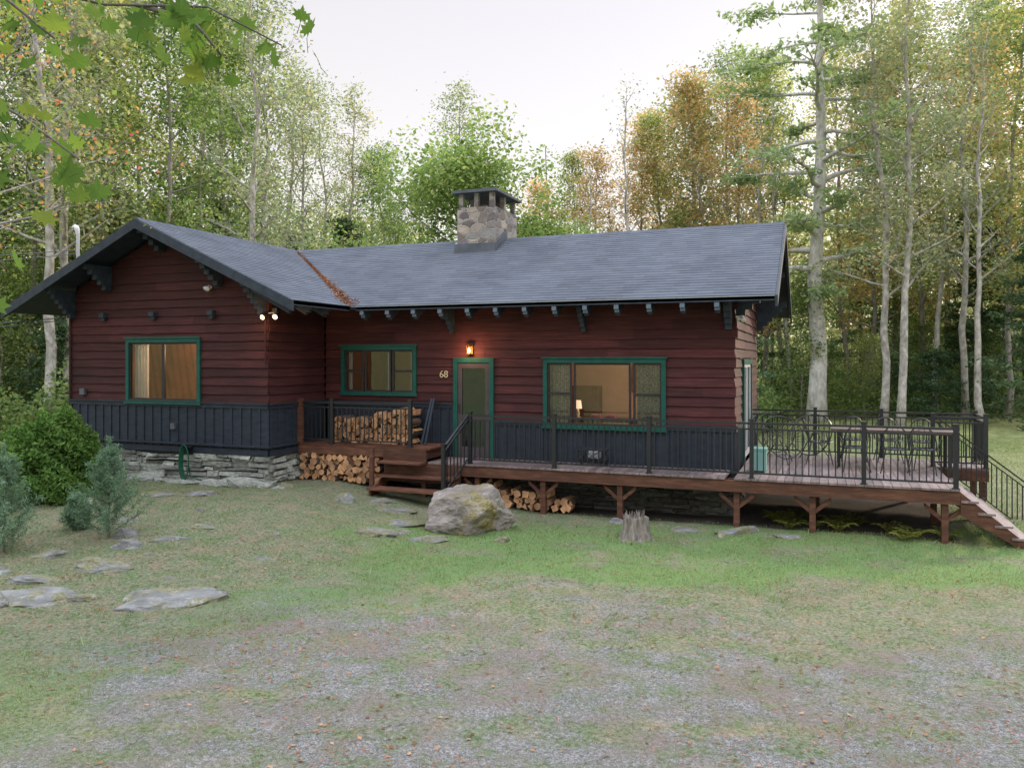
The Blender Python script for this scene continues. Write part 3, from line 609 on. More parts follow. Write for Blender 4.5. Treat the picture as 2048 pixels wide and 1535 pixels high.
s=obj('wall_lantern',None,cabin); m=MB(); X0,Z0=-6.93,3.2; m.box(X0-.05,X0+.05,YM-.06,YM-.035,Z0-.1,Z0+.12); m.tube([(X0,YM-.05,Z0+.08),(X0,YM-.13,Z0+.1)],.012,6); m.tube([(X0,YM-.13,Z0+.07),(X0,YM-.13,Z0+.12)],[.07,.03],10); m.tube([(X0,YM-.13,Z0-.10),(X0,YM-.13,Z0-.08)],[.05,.055],10)
for k in range(4):
    a=k*math.pi/2+.78; m.tube([(X0+.055*math.cos(a),YM-.13+.055*math.sin(a),Z0-.09),(X0+.055*math.cos(a),YM-.13+.055*math.sin(a),Z0+.08)],.005,4)
obj('bracket',m.mesh('lantern',brass),s); m=MB(); m.tube([(X0,YM-.13,Z0-.07),(X0,YM-.13,Z0-.03),(X0,YM-.13,Z0+.04)],[.02,.035,.015],10); obj('bulb',m.mesh('bulb',bulb,True),s)
point((X0,YM-.3,Z0-.03),16,.05,(1,.5,.22))
s=obj('flood_light',None,cabin); m=MB(); FX,FY,FZ=-10.42,YW-.02,3.92; m.box(FX-.06,FX+.06,FY-.02,FY+.06,FZ,FZ+.12)
for q in (-.13,.13): m.tube([(FX,FY,FZ+.04),(FX+q,FY-.04,FZ+.02),(FX+q*1.1,FY-.1,FZ-.03),(FX+q*1.2,FY-.2,FZ-.07)],[.02,.03,.045,.065],10)
obj('lamp_housing',m.mesh('fl',metal),s)
for q in (-.13,.13): m=MB(); m.tube([(FX+q*1.2,FY-.201,FZ-.072),(FX+q*1.22,FY-.225,FZ-.082)],[.05,.03],12); obj('bulb',m.mesh('flb',bulb2,True),s)
point((FX,FY-.35,FZ-.1),12,.1,(1,.60,.32))
for (a,b_,z) in ((XM1+.15,YM-.05,3.78),(-12.05,YW-.05,4.52)):
    m=MB(); m.tube([(a,b_+.02,z),(a,b_-.05,z)],.04,8); m.tube([(a,b_-.05,z),(a+.05,b_-.15,z-.06)],[.035,.05],10); m.tube([(a,b_-.05,z),(a-.06,b_-.13,z-.04)],[.03,.04],10); obj('security_camera',m.mesh('seccam',white,True),cabin)
m=MB(); m.tube([(XW0+.03,YW-.06,4.0),(XW0+.03,YW-.06,2.1)],.025,6); obj('conduit',m.mesh('conduit',redw),cabin)
m=MB(); m.tube([(XW1-.03,YW-.06,4.05),(XW1-.03,YW-.06,2.9)],.02,6); obj('conduit',m.mesh('conduit',redw),cabin)
m=MB(); m.box(-13.1,-12.98,YW-.1,YW-.03,1.5,1.62); obj('outlet_box',m.mesh('outlet',lead),cabin)
m=MB(); m.box(-15.75,-15.6,YW-.1,YW-.03,2.2,2.34); obj('outlet_box',m.mesh('outlet',lead),cabin)
cu=bpy.data.curves.new('n','FONT'); cu.body='68'; cu.size=.21; cu.extrude=.006; to=bpy.data.objects.new('tmp',cu); C.objects.link(to); dg=bpy.context.evaluated_depsgraph_get(); tm=bpy.data.meshes.new_from_object(to.evaluated_get(dg)); bpy.data.objects.remove(to)
tm.materials.clear(); tm.materials.append(num); obj('house_number',tm,cabin,(-7.66,YM-.06,2.61),(math.pi/2,0,0))
h=thing('garden_hose','green garden hose coiled on a black wall hanger','hose',loc=(-12.6,YW-.14,1.0)); m=MB(); m.box(-.12,.12,-.02,.08,.12,.16); m.box(-.02,.02,-.03,.08,-.02,.12); obj('hanger',m.mesh('hh',metal),h)
m=MB()
for k in range(6):
    w=.08+.010*k; pts=[(math.sin(2*math.pi*i/24)*w,-.03-.012*k,-.18+math.cos(2*math.pi*i/24)*(.3+.015*k)) for i in range(25)]; m.tube(pts,.012,5,cap=False)
m.tube([(.1,-.03,-.3),(.12,-.04,-.45),(.3,-.06,-.52),(.5,-.05,-.55)],.012,5); obj('hose_coil',m.mesh('hose',hosem,True),h)
m=MB(); m.tube([(0,0,-.1),(0,0,1.55),(0,-.02,1.68),(-.03,-.03,1.76)],[.04,.04,.06,.05],10); m.tube([(-.03,-.03,1.76),(-.12,-.03,1.72)],.045,8)
thing('service_mast','white electrical service mast rising through the roof','pole',m.mesh('mast',white,True),loc=(-16.5,14.0,4.4))
for k,(a,b_) in enumerate((((-16.5,14.0,5.6),(-26,8,5.9)),((-16.5,14.0,5.5),(-26,8,5.7)),((-16.1,13.4,3.95),(-26,9,4.6)),((-16.1,13.4,3.9),(-26,8.6,4.2)))):
    A=Vector(a);B=Vector(b_); m=MB(); m.tube([A.lerp(B,i/14)+Vector((0,0,-.5*math.sin(math.pi*i/14))) for i in range(15)],.009,4); thing('power_cable','thin overhead service cable running to the cabin','cable',m.mesh('wire',lead),'service cables')

# ------------------------------------------------------------ deck
deck=thing('wooden_deck','brown timber deck with black metal railing wrapping the cabin','deck')
DZ=.92; DF=14.5
m=MB()
def planks(x0,x1,y0,y1):
    x=x0
    while x<x1-.02:
        w=min(.138,x1-x); m.box(x,x+w-.006,y0+random.uniform(-.004,.004),y1,DZ-.035,DZ+random.uniform(-.002,.002)); x+=.14
planks(-7.45,-1.6,DF-.02,YM-.03); planks(-1.44,2.06,DF-.02,18.62); planks(2.065,2.95,17.4,18.62)
obj('deck_floor',m.mesh('deckfloor',deckf),deck)
m=MB()
m.box(-7.45,2.06,DF+.01,DF+.05,DZ-.25,DZ-.04); m.box(-7.45,2.06,DF+.2,DF+.25,DZ-.27,DZ-.04); m.box(2.02,2.06,DF+.05,17.4,DZ-.25,DZ-.04); m.box(2.06,2.95,17.41,17.45,DZ-.25,DZ-.04); m.box(2.91,2.95,17.45,18.6,DZ-.25,DZ-.04); m.box(-1.44,2.9,18.56,18.6,DZ-.25,DZ-.04)
for x in np.arange(-7.2,2.0,.42): m.box(x,x+.04,DF+.25,YM-.03 if x<-1.5 else 18.5,DZ-.23,DZ-.04)
m.box(-1.44,2.02,16.4,16.5,DZ-.42,DZ-.235)
obj('rim_joist',m.mesh('rim',deckw),deck)
def leg(x,y,brace=True):
    m=MB(); gz=Hs(x,y)-.1; m.box(x-.05,x+.05,y-.05,y+.05,gz,DZ-.27)
    if brace:
        for s_ in (-1,1):
            m.hexa([(x+s_*.05,y-.03,DZ-.55),(x+s_*.05,y+.03,DZ-.55),(x+s_*.05,y+.03,DZ-.47),(x+s_*.05,y-.03,DZ-.47),(x+s_*.30,y-.03,DZ-.34),(x+s_*.30,y+.03,DZ-.34),(x+s_*.30,y+.03,DZ-.26),(x+s_*.30,y-.03,DZ-.26)])
    obj('support_post',m.mesh('legp',deckw),deck)
for x in (-6.4,-5.02,-3.51,-1.41,-.155,1.85): leg(x,DF+.13)
for x,y in ((-.1,16.45),(1.9,16.45),(2.85,17.5),(2.85,18.5),(1.6,18.5)): leg(x,y,False)
def rail(pts,posts,h=.98,z=DZ,name='railing',sp=.105,ph=1.02,parent=deck):
    a,b_=Vector(pts[0]),Vector(pts[1]); L=(b_-a).length; m=MB()
    up=Vector((0,0,1)); dirn=(b_-a).normalized(); side=Vector((-dirn.y,dirn.x,0)).normalized()
    def bar(p,q,w,t):
        o=side*w/2; u=up*t/2
        m.hexa([p-o-u,p+o-u,q+o-u,q-o-u,p-o+u,p+o+u,q+o+u,q-o+u])
    bar(a+up*(h-.02),b_+up*(h-.02),.05,.035); bar(a+up*(h-.12),b_+up*(h-.12),.032,.028); bar(a+up*.09,b_+up*.09,.032,.028)
    n=int(L/sp)
    for i in range(1,n):
        p=a+(b_-a)*(i/n); m.box(p.x-.0095,p.x+.0095,p.y-.0095,p.y+.0095,p.z+.095,p.z+h-.11)
    obj(name,m.mesh('rail',metal),parent)
    for t in posts:
        p=a+(b_-a)*t; m=MB(); m.box(p.x-.036,p.x+.036,p.y-.036,p.y+.036,p.z,p.z+ph); m.box(p.x-.044,p.x+.044,p.y-.044,p.y+.044,p.z+ph-.002,p.z+ph+.018); m.box(p.x-.055,p.x+.055,p.y-.055,p.y+.055,p.z,p.z+.012); obj('railing_post',m.mesh('rpost',metal),parent)
xs=[-6.54,-4.775,-2.954,-1.15,.645,2.0]
rail(((xs[0],DF+.05,DZ),(xs[-1],DF+.05,DZ)),[(x-xs[0])/(xs[-1]-xs[0]) for x in xs])
rail(((-1.45,18.55,DZ),(2.9,18.55,DZ)),[0.3,.6,1]); rail(((2.9,17.45,DZ),(2.9,18.55,DZ)),[0]); rail(((2.0,17.45,DZ),(2.9,17.45,DZ)),[0])
# entry steps
m=MB()
for k,(z,y0,y1) in enumerate(((.66,14.12,14.49),(.44,13.78,14.15))):
    for q in range(2): m.box(-8.45,-6.72,y0+.18*q,y0+.18*q+.172,z-.04,z)
m.box(-8.45,-6.72,14.47,14.495,.5,.885)
for x in (-8.42,-6.78): m.hexa([(x,13.82,.15),(x+.04,13.82,.15),(x+.04,14.46,.25),(x,14.46,.25),(x,13.82,.40),(x+.04,13.82,.40),(x+.04,14.46,.625),(x,14.46,.625)])
obj('entry_steps',m.mesh('steps',deckw),deck)
m=MB(); m.box(-8.55,-8.47,14.05,14.13,.2,1.2); obj('newel_post',m.mesh('newel',deckw),deck)
a=Vector((-6.58,14.52,DZ)); bq=Vector((-6.75,13.78,.34))
rail((tuple(a),tuple(bq)),[1],sp=.13)
m=MB(); x=-10.55
PF=14.45; PZ=1.2
while x<-7.5: m.box(x,x+.132,PF,YM-.05,PZ-.035,PZ); x+=.138
m.box(-10.55,-7.46,PF+.01,PF+.05,PZ-.22,PZ-.037); m.box(-7.5,-7.46,PF+.05,YM-.06,PZ-.22,PZ-.037); m.box(-8.45,-7.46,PF-.30,PF-.002,DZ-.03,DZ+.005); m.box(-8.45,-7.46,PF-.012,PF+.008,DZ+.006,PZ-.0)
for x in (-10.45,-9.3,-7.6): m.box(x,x+.09,PF+.06,PF+.15,.1,PZ-.04)
obj('upper_landing',m.mesh('landing',deckw),deck)
m=MB(); m.box(-10.57,-10.47,PF-.02,PF+.08,.95,PZ+.96); obj('landing_post',m.mesh('lpost',deckw),deck)
rail(((-10.45,PF+.04,PZ),(-7.85,PF+.04,PZ)),[.28,1],h=.9,ph=.95)
for k in range(4):
    z=DZ-.18*(k+1); x0=2.07+.235*k; m=MB()
    for q in range(2): m.box(x0+.12*q,x0+.12*q+.125 if q else x0+.115,DF,17.3,z-.035,z)
    obj('stair_tread',m.mesh('treads',deckf),deck)
for y in (DF+.03,15.9,17.25): m=MB(); m.hexa([(2.065,y,DZ-.42),(2.065,y+.04,DZ-.42),(3.05,y+.04,-.06),(3.05,y,-.06),(2.065,y,DZ-.05),(2.065,y+.04,DZ-.05),(3.05,y+.04,DZ-.86),(3.05,y,DZ-.86)]); obj('stair_stringer',m.mesh('stringers',deckw),deck)
rail(((2.05,17.28,DZ),(3.55,17.28,DZ-1.2)),[1],h=.98)

# ------------------------------------------------------------ firewood
logs=[]
for k in range(9):
    m=MB(); n=random.choice([3,4,4,5]); R=.075; L=.42; a0=random.random()*6
    if k%3==0: angs=[a0+2*math.pi*i/9 for i in range(9)]; rad=[R*random.uniform(.85,1.05) for _ in angs]
    else:
        angs=sorted(a0+2*math.pi*(i+random.uniform(-.2,.2))/n for i in range(n)); rad=[R*random.uniform(.8,1.25) for _ in angs]
    nn=len(angs)
    for y in (-L/2,L/2):
        for a,r in zip(angs,rad): m.v.append((r*math.cos(a),y,r*math.sin(a)))
    m.f.append(tuple(range(nn))); m.m.append(0); m.f.append(tuple(range(nn,2*nn))[::-1]); m.m.append(0)
    for i in range(nn): j=(i+1)%nn; m.f.append((i,nn+i,nn+j,j)); m.m.append(1 if (k%3==0 or i==0) else 0)
    logs.append(m.mesh('log',[logend,logbark]))
nt=logend.node_tree; b=nt.nodes['Principled BSDF']; old=b.inputs['Base Color'].links[0].from_socket; oi=N(nt,'ShaderNodeObjectInfo').outputs['Random']
nt.links.new(mixc(nt,.9,old,ramp(nt,oi,[(0,(.5,.46,.45)),(.5,(.9,.86,.8)),(1,(1.3,1.22,1.1))]),'MULTIPLY'),b.inputs['Base Color'])
def pile(x0,x1,y,z0,top,grp,lab,dz=.105,dx=.125,s=1,jx=.02):
    r=0; z=z0+.06
    while True:
        any_=False; x=x0+(.06 if r%2 else 0)
        while x<x1:
            if z<top(x):
                any_=True
                thing('firewood_log',lab,'firewood',random.choice(logs),grp,(x+random.uniform(-jx,jx),y+random.uniform(-.05,.05),z+random.uniform(-.016,.016)),(random.uniform(-.06,.06),random.uniform(0,6.28),random.uniform(-.12,.12)),s*random.uniform(.8,1.15))
            x+=dx
        if not any_: break
        r+=1; z+=dz
pile(-9.95,-8.05,15.12,PZ,lambda x:PZ+.60+.07*math.sin(x*2.2)+.10*(x+9.5)*.8,'logs stacked on the landing','split firewood log in the stack on the landing')
pile(-10.45,-8.6,14.68,.42,lambda x:.93,'logs stacked under the landing','split firewood log stacked beneath the landing',.11,.13)
pile(-6.2,-4.4,14.95,.06,lambda x:.46-.12*(x+6.0)*.8,'logs stacked under the deck','split firewood log stacked beneath the deck',.115,.15,1.05,.05)
for k in range(2):
    m=MB(); m.box(-.022,.022,-.015,.015,0,1.0); thing('leaning_board','dark narrow plank leaning against the wall by the firewood','plank',m.mesh('plank',darkb),'leaning planks',(-7.86+.09*k,15.0,PZ+.01),(-.3,.10-.04*k,0))

# ------------------------------------------------------------ deck furniture
def wirechair(x,y,rot):
    c_=thing('patio_chair','black wire mesh patio chair standing on the deck','chair',None,'patio chairs around the table',(x,y,DZ),(0,0,rot))
    m=MB()
    m.ring((0,0,.44),.23,.011,'z',20,5)
    for k in range(-4,5): 
        q=k*.045; w=math.sqrt(max(0,.23**2-q*q)); m.tube([(q,-w,.44),(q,0,.425),(q,w,.44)],.004,4); m.tube([(-w,q,.44),(0,q,.426),(w,q,.44)],.004,4)
    obj('seat',m.mesh('cseat',metal),c_)
    m=MB(); pts=[]
    for i in range(17):
        a=math.pi*i/16; pts.append((.23*math.cos(a)*1.0,.2+.10*math.sin(a),.44+.44*math.sin(a)**.7))
    m.tube(pts,.011,5)
    for k in range(1,16,2):
        p=pts[k]; m.tube([(p[0]*.9,.17,.44),(p[0],p[1]*.95,(.44+p[2])/2),p],.004,4)
    for k in (2,4,6): m.tube([pts[k],((0),pts[k][1]+.03,pts[k][2]),pts[16-k]],.004,4)
    m.tube([(-.23,.2,.44),(-.27,.1,.64),(-.26,-.12,.63),(-.22,-.16,.44)],.009,5); m.tube([(.23,.2,.44),(.27,.1,.64),(.26,-.12,.63),(.22,-.16,.44)],.009,5)
    obj('backrest',m.mesh('cback',metal),c_)
    for sx in (-1,1):
        for sy in (-1,1): m=MB(); m.tube([(sx*.16,sy*.16,.43),(sx*.2,sy*.2,.2),(sx*.24,sy*.25,0)],.010,5); obj('leg',m.mesh('cleg',metal),c_)
tb=thing('patio_table','long dark topped patio table with metal legs on deck','table',loc=(1.25,17.05,DZ)); m=MB()
for k in range(7): m.box(-1.1,1.1,-.45+.13*k,-.45+.13*k+.12,.71,.74)
obj('table_top',m.mesh('ptop',tablew),tb)
for sx in (-.95,.95):
    for sy in (-.35,.35): m=MB(); m.box(sx-.025,sx+.025,sy-.025,sy+.025,0,.708); obj('leg',m.mesh('pleg',metal),tb)
m=MB(); m.box(-.95,.95,-.02,.02,.66,.7); m.box(-.95,-.91,-.33,.33,.661,.701); m.box(.91,.95,-.33,.33,.661,.701); obj('stretcher',m.mesh('pstr',metal),tb)
for x,y,r in ((.55,16.25,math.pi+.2),(1.25,16.2,math.pi-.1),(1.75,16.35,math.pi-.3),(.6,17.85,0),(1.25,17.9,.1),(1.85,17.85,-.1),(-.05,17.1,1.57)): wirechair(x,y,r)
def hoop(x,y,rot):
    c_=thing('lounge_chair','rounded black string lounge chair on the deck','chair',None,'round string lounge chairs',(x,y,DZ),(0,0,rot)); m=MB()
    Rm=Matrix.Rotation(math.radians(-52),4,'X'); O=Vector((0,0,.52))
    ring=[]; inner=[]
    for i in range(41):
        a=2*math.pi*i/40; p=Vector((.40*math.cos(a),.50*math.sin(a),.0+.1*math.cos(a)**2)); ring.append(O+Rm@p)
        q=Vector((.10*math.cos(a),-.1+.12*math.sin(a),-.26)); inner.append(O+Rm@q)
    m.tube(ring,.012,5,cap=False); m.tube(inner,.009,5,cap=False); obj('frame',m.mesh('hframe',metal),c_)
    m=MB()
    for i in range(40): 
        mid=(ring[i]+inner[i])/2+Rm@Vector((0,0,-.04)); m.tube([ring[i],mid,inner[i]],.004,3)
    obj('seat',m.mesh('hseat',metal),c_)
    for p in ((-.3,-.3),(.3,-.3),(0,.38)): m=MB(); m.tube([(p[0]*.4,p[1]*.3-.05,.35),(p[0],p[1],0)],.011,5); obj('leg',m.mesh('hleg',metal),c_)
hoop(-.75,16.9,math.radians(200)); hoop(-.2,17.7,math.radians(170)); hoop(-.95,18.0,math.radians(190))
cb=thing('cooler','pale teal upright cooler box on the deck','cooler',loc=(-1.1,15.5,DZ)); m=MB(); m.box(-.14,.14,-.14,.14,.03,.4); m.box(-.13,-.09,-.13,.13,0,.031); m.box(.09,.13,-.13,.13,0,.031); obj('body',m.mesh('cool',teal),cb)
m=MB(); m.box(-.15,.15,-.15,.15,.401,.44); m.tube([(-.08,0,.44),(-.08,0,.46),(.08,0,.46),(.08,0,.44)],.008,5); obj('lid',m.mesh('coollid',teal),cb)
ca=thing('wheeled_cart','small black folding cart parked on the deck','cart',loc=(-4.17,15.2,DZ))
for sx in (-.25,.25):
    m=MB(); m.ring((sx,0,.1),.09,.018,'x',18,6); m.tube([(sx-.015,0,.1),(sx+.015,0,.1)],.03,8)
    for k in range(5): a=k*1.2566; m.tube([(sx,0,.1),(sx,.085*math.cos(a),.1+.085*math.sin(a))],.006,4)
    obj('wheel',m.mesh('cwheel',metal),ca)
m=MB(); m.tube([(-.25,0,.1),(.25,0,.1)],.01,5)
for sy in (-.12,.12): m.tube([(-.3,sy,.14),(-.28,sy,.32),(.28,sy,.32),(.3,sy,.14)],.012,5); m.tube([(-.3,sy,.14),(.3,sy,.14)],.01,5); m.tube([(-.2,sy,.32),(.1,sy,.14)],.007,4); m.tube([(.2,sy,.32),(-.1,sy,.14)],.007,4)
for x in (-.28,0,.28): m.tube([(x,-.12,.32),(x,.12,.32)],.009,5)
obj('frame',m.mesh('cframe',metal),ca)
m=MB(); m.box(-.12,.12,-.09,.09,.15,.27); obj('basket',m.mesh('cbasket',M('grey_canvas',(.2,.2,.22),(.4,.4,.42),8,.9)),ca)

# ------------------------------------------------------------ rocks, stump
def rock(name,label,cat,r,d,size,seed,mat=boulderm,group=None,sink=.25,rot=None,ang=.5,sub=4,np_=11,pl=(.25,.44)):
    import bmesh
    bm=bmesh.new(); bmesh.ops.create_icosphere(bm,subdivisions=sub,radius=.5)
    rnd=random.Random(seed); planes=[(Vector((rnd.gauss(0,1),rnd.gauss(0,1),rnd.gauss(0,.9))).normalized(),rnd.uniform(*pl)) for _ in range(np_)]
    for v in bm.verts:
        p=v.co.copy()
        for nrm,dd in planes:
            k=p.dot(nrm)-dd
            if k>0: p-=nrm*k*.92
        n=mn.noise(p*3+Vector((seed,0,0)))*.07+mn.noise(p*9+Vector((seed,5,0)))*.035+mn.noise(p*22+Vector((seed,5,0)))*.018
        v.co=p+p.normalized()*n
    me=bpy.data.meshes.new(name); bm.to_mesh(me); bm.free(); me.materials.append(mat)
    x,y=F(r,d); 
    return thing(name,label,cat,me,group,(x,y,Hs(x,y)+size[2]*(.5-sink)-.03),(rnd.uniform(-.1,.1)*ang,rnd.uniform(-.1,.1)*ang,TH+(rnd.uniform(-.5,.5) if rot is None else rot)),tuple(size))
rock('boulder','large weathered grey boulder with yellow moss on its side','rock',-.72,13.95,(1.72,1.15,1.18),5,rot=.0,sink=.26,sub=5,pl=(.31,.46))
RG='flat rocks in the lawn'; rl='low weathered ledge rock breaking through the grass'
for i,(r,d,w,dp,h) in enumerate([(-4.08,9.95,1.35,.8,.30),(-4.5,9.8,.7,.6,.22),(-6.0,10.0,1.2,.8,.28),(-6.4,9.7,.8,.6,.24),(-5.7,11.0,.9,.5,.2),(-6.7,11.6,.7,.5,.2),(-2.35,13.2,.85,.5,.32),(-3.2,15.3,.6,.4,.4),(-5.95,12.4,.4,.3,.3),(-5.75,11.9,.5,.3,.25),(-6.8,15.4,1.0,.4,.2),(-5.9,15.3,.5,.3,.3),(-4.5,16.0,.5,.3,.25),(-5.2,9.9,.5,.3,.15),(-7.0,10.9,.5,.4,.15),(-4.6,10.7,.35,.25,.12),(-3.6,11.6,.5,.3,.1),(-.15,13.0,.3,.2,.18),(3.1,13.9,.7,.4,.2),(3.9,13.7,.9,.5,.2),(4.6,13.3,.6,.4,.18),(-6.3,9.0,.3,.2,.12),(-5.4,13.9,.4,.3,.12),(-7.6,14.4,.6,.4,.3),(1.9,14.6,.4,.3,.2),(-5.0,12.9,.5,.3,.14),(-4.3,14.4,.4,.3,.12),(-5.3,11.5,.35,.2,.1),(-6.2,10.6,.9,.5,.2),(-5.3,12.3,.6,.3,.14),(-3.9,12.8,.5,.3,.12),(-6.4,13.4,.5,.3,.14)]):
    rock('rock',rl,'rock',r,d,(w*1.25,dp*1.25,h*1.5),20+i,ledgem,RG,.58,sub=4,np_=16)
for i,(r,d,w,dp) in enumerate([(-2.2,14.9,1.0,.6),(-2.0,14.0,1.0,.55),(-1.35,13.1,.95,.6),(-2.55,15.6,.7,.45),(-1.9,13.4,.6,.5)]):
    rock('stepping_stone','flat grey stepping stone leading to the entry steps','stepping stone',r,d,(w,dp,.14),60+i,ledgem,'stepping stone path',.42,ang=.1,sub=4)
for i in range(15):
    x=-16+.42*i; r,d=x*ct+13.25*st,-x*st+13.25*ct
    rock('rock','rough ledge stone at the base of the foundation','rock',r,d,(random.uniform(.4,1.0),.4,random.uniform(.15,.4)),90+i,stone,'ledge stones along the foundation',.35,sub=3)
m=MB(); n=22; rings=[(0,.34),(.06,.25),(.18,.20),(.30,.185),(.38,.18),(.42,.16)]
for k,(z,r_) in enumerate(rings):
    for i in range(n):
        a=2*math.pi*i/n; w=1+.35*mn.noise(Vector((math.cos(a)*2,math.sin(a)*2,z*1.5)))+(.35*max(0,math.sin(a*5)) if k==0 else .09*math.sin(a*7)); zz=z+(random.uniform(-.14,.06) if k==5 else (random.uniform(-.06,.04) if k==4 else 0))
        m.v.append((r_*w*math.cos(a),r_*w*math.sin(a),zz-.05))
for k in range(5):
    for i in range(n): j=(i+1)%n; m.f.append((k*n+i,k*n+j,(k+1)*n+j,(k+1)*n+i)); m.m.append(0)
c0=len(m.v); m.v.append((0,0,.24)); 
for i in range(n): m.f.append((5*n+i,5*n+(i+1)%n,c0)); m.m.append(0)
for i in range(26): a=random.uniform(0,6.28); q=random.uniform(.05,.17); m.tube([(q*math.cos(a),q*math.sin(a),.2),(q*math.cos(a)+random.uniform(-.05,.05),q*math.sin(a),.38+random.uniform(0,.09))],[.018,.004],4)
x,y=F(2.05,13.35); thing('tree_stump','ragged weathered grey tree stump in the grass','tree stump',m.mesh('stump',M('stump_wood',(.07,.06,.05),(.33,.29,.25),6,.95,(3,3,.5),.9,.05,0)),loc=(x,y,Hs(x,y)),sc=1.0)

# ------------------------------------------------------------ vegetation
def gen_tree(seed,Ht,r0,cs,nb,bl,elev,nleaf,ls,sig,leaf,barkm,conif=False,lean=.03,sub=4,prof='oval',droop=0.0,flat=.5,name='tree',wob=.09):
    rnd=random.Random(seed); m=MB(); P=[]; R=[]
    dx=dy=0; n=14; ax_,ay_=rnd.uniform(-lean,lean),rnd.uniform(-lean,lean)
    for i in range(n+1):
        t=i/n; dx+=rnd.gauss(0,wob)*(0 if i==0 else 1)+ax_*Ht/n; dy+=rnd.gauss(0,wob)*(0 if i==0 else 1)+ay_*Ht/n
        if conif: dx*=.7; dy*=.7
        P.append(Vector((dx,dy,t*Ht))); R.append(r0*((1-t)**.8*.92+.05)*(1.35 if i==0 else 1))
    P[0].z=-.3; m.tube(P,R,8,jit=.09)
    cen=[]; 
    for b_ in range(nb):
        t=cs+(1-cs)*((b_+rnd.random()*.8)/nb); k=min(n-1,int(t*n)); f=t*n-k; s=P[k].lerp(P[min(n,k+1)],min(f,1)); tt=(t-cs)/(1-cs)
        if prof=='cone': L=bl*(1-tt)**.8+.3
        elif prof=='round': L=bl*(math.sqrt(max(.02,1-(2*tt-1)**2))*.9+.12)
        else: L=bl*(.45+.75*math.sin(math.pi*min(1,tt*.85+.12)))*(1-.45*tt)
        L*=rnd.uniform(.55,1.25); az=b_*2.4+rnd.uniform(-.5,.5); el=elev+rnd.uniform(-.2,.25)+(.35*tt if not conif else .1*tt)
        dr=Vector((math.cos(az)*math.cos(el),math.sin(az)*math.cos(el),math.sin(el))); pts=[s]; nn=5
        for i in range(nn):
            dr=(dr+Vector((rnd.gauss(0,.14),rnd.gauss(0,.14),rnd.gauss(0,.10)+(.06 if not conif else -droop)))).normalized(); pts.append(pts[-1]+dr*L/nn)
        rb=max(.018,min(r0*.45,R[k]*.5)); m.tube(pts,[rb*(1-i/(nn+.6)) for i in range(nn+1)],5,cap=False)
        for q in range(sub):
            ti=rnd.uniform(.25,1); kk=min(nn-1,int(ti*nn)); s2=pts[kk].lerp(pts[kk+1],ti*nn-kk); az2=rnd.uniform(0,6.28)
            d2=(dr+Vector((math.cos(az2),math.sin(az2),rnd.uniform(-.3,.5) if not conif else rnd.uniform(-.15,.1)))*.9).normalized(); L2=L*rnd.uniform(.2,.45)
            e2=s2+d2*L2; m.tube([s2,s2.lerp(e2,.5)+Vector((0,0,.05)),e2],[rb*.35,rb*.2,.006],3,cap=False)
            cen.append((s2.lerp(e2,.6),1)); cen.append((e2,1))
        cen.append((pts[-1],1)); cen.append((pts[3],.8))
    if prof in('cone','oval'): cen.append((P[-1],1))
    cs_=np.array([list(c_[0]) for c_ in cen]); 
    idx=RNG.integers(0,len(cs_),nleaf); wts=RNG.random(len(cs_)); idx=idx[RNG.random(nleaf)<(.15+.85*wts[idx]**1.7)]
    sg=np.array([sig,sig,sig*(.35 if conif else .7)]); Cn=cs_[idx]+RNG.normal(size=(len(idx),3))*sg*(.5+wts[idx][:,None])
    return m.mesh(name+'_trunk',barkm,True),leafquads(name+'_crown',Cn,ls,leaf,flat,2.2 if conif else 1.4)
TV={}
TV['green']=[gen_tree(s,20,.17,.18,34,3.5,.4,23000,.125,.42,L_green,bark) for s in (1,2,3)]
TV['yellow']=[gen_tree(s,19,.14,.22,30,3.2,.5,18000,.12,.40,L_yel,bark,lean=.05,wob=.09) for s in (4,5,6)]
TV['orange']=[gen_tree(s,17,.14,.22,30,3.0,.5,16500,.12,.40,L_org,bark,lean=.05,wob=.09) for s in (7,8)]
TV['sparse']=[gen_tree(s,20,.18,.28,28,2.8,.55,10000,.11,.36,L_grey,barkp,lean=.06,wob=.11) for s in (9,10,11)]
TV['pine']=[gen_tree(s,24,.46,.26,38,3.9,.08,22000,.13,.3,L_pine,barkw,True,.015,6,'oval',.01,.3) for s in (12,13)]
TV['hemlock']=[gen_tree(s,12,.14,.05,52,2.8,-.02,19000,.12,.27,L_hem,barkd,True,.02,5,'cone',.05,.6) for s in (14,15)]
TV['round']=[gen_tree(16,9.3,.16,.12,54,3.9,.25,54000,.115,.38,L_green,barkd,prof='round')]
TV['sapling']=[gen_tree(17,7,.05,.15,22,2.0,.5,9500,.10,.34,L_under,bark),gen_tree(18,6,.05,.1,22,2.2,.5,9500,.10,.34,L_yel,bark),gen_tree(20,6,.05,.06,26,2.0,.1,11000,.10,.3,L_hem,barkd,True,.02,4,'cone')]
TV['snag']=[gen_tree(19,16,.14,.35,22,2.0,.6,1100,.09,.3,L_grey,barkp,lean=.05,wob=.10)]
LBL={'green':('maple_tree','tall green maple with thin grey trunk behind the cabin'),'yellow':('birch_tree','tall grey barked birch with yellowing leaves'),'orange':('oak_tree','tall oak turning orange at the forest edge'),
'sparse':('ash_tree','thin tall ash with sparse greyish leaves'),'pine':('pine_tree','tall white pine with pale trunk and layered needles'),'hemlock':('hemlock_tree','dark dense hemlock with drooping boughs'),
'round':('maple_tree','broad rounded green maple rising behind the chimney'),'sapling':('young_tree','young leafy sapling in the understorey'),'snag':('bare_tree','thin nearly bare pale trunk among the trees')}
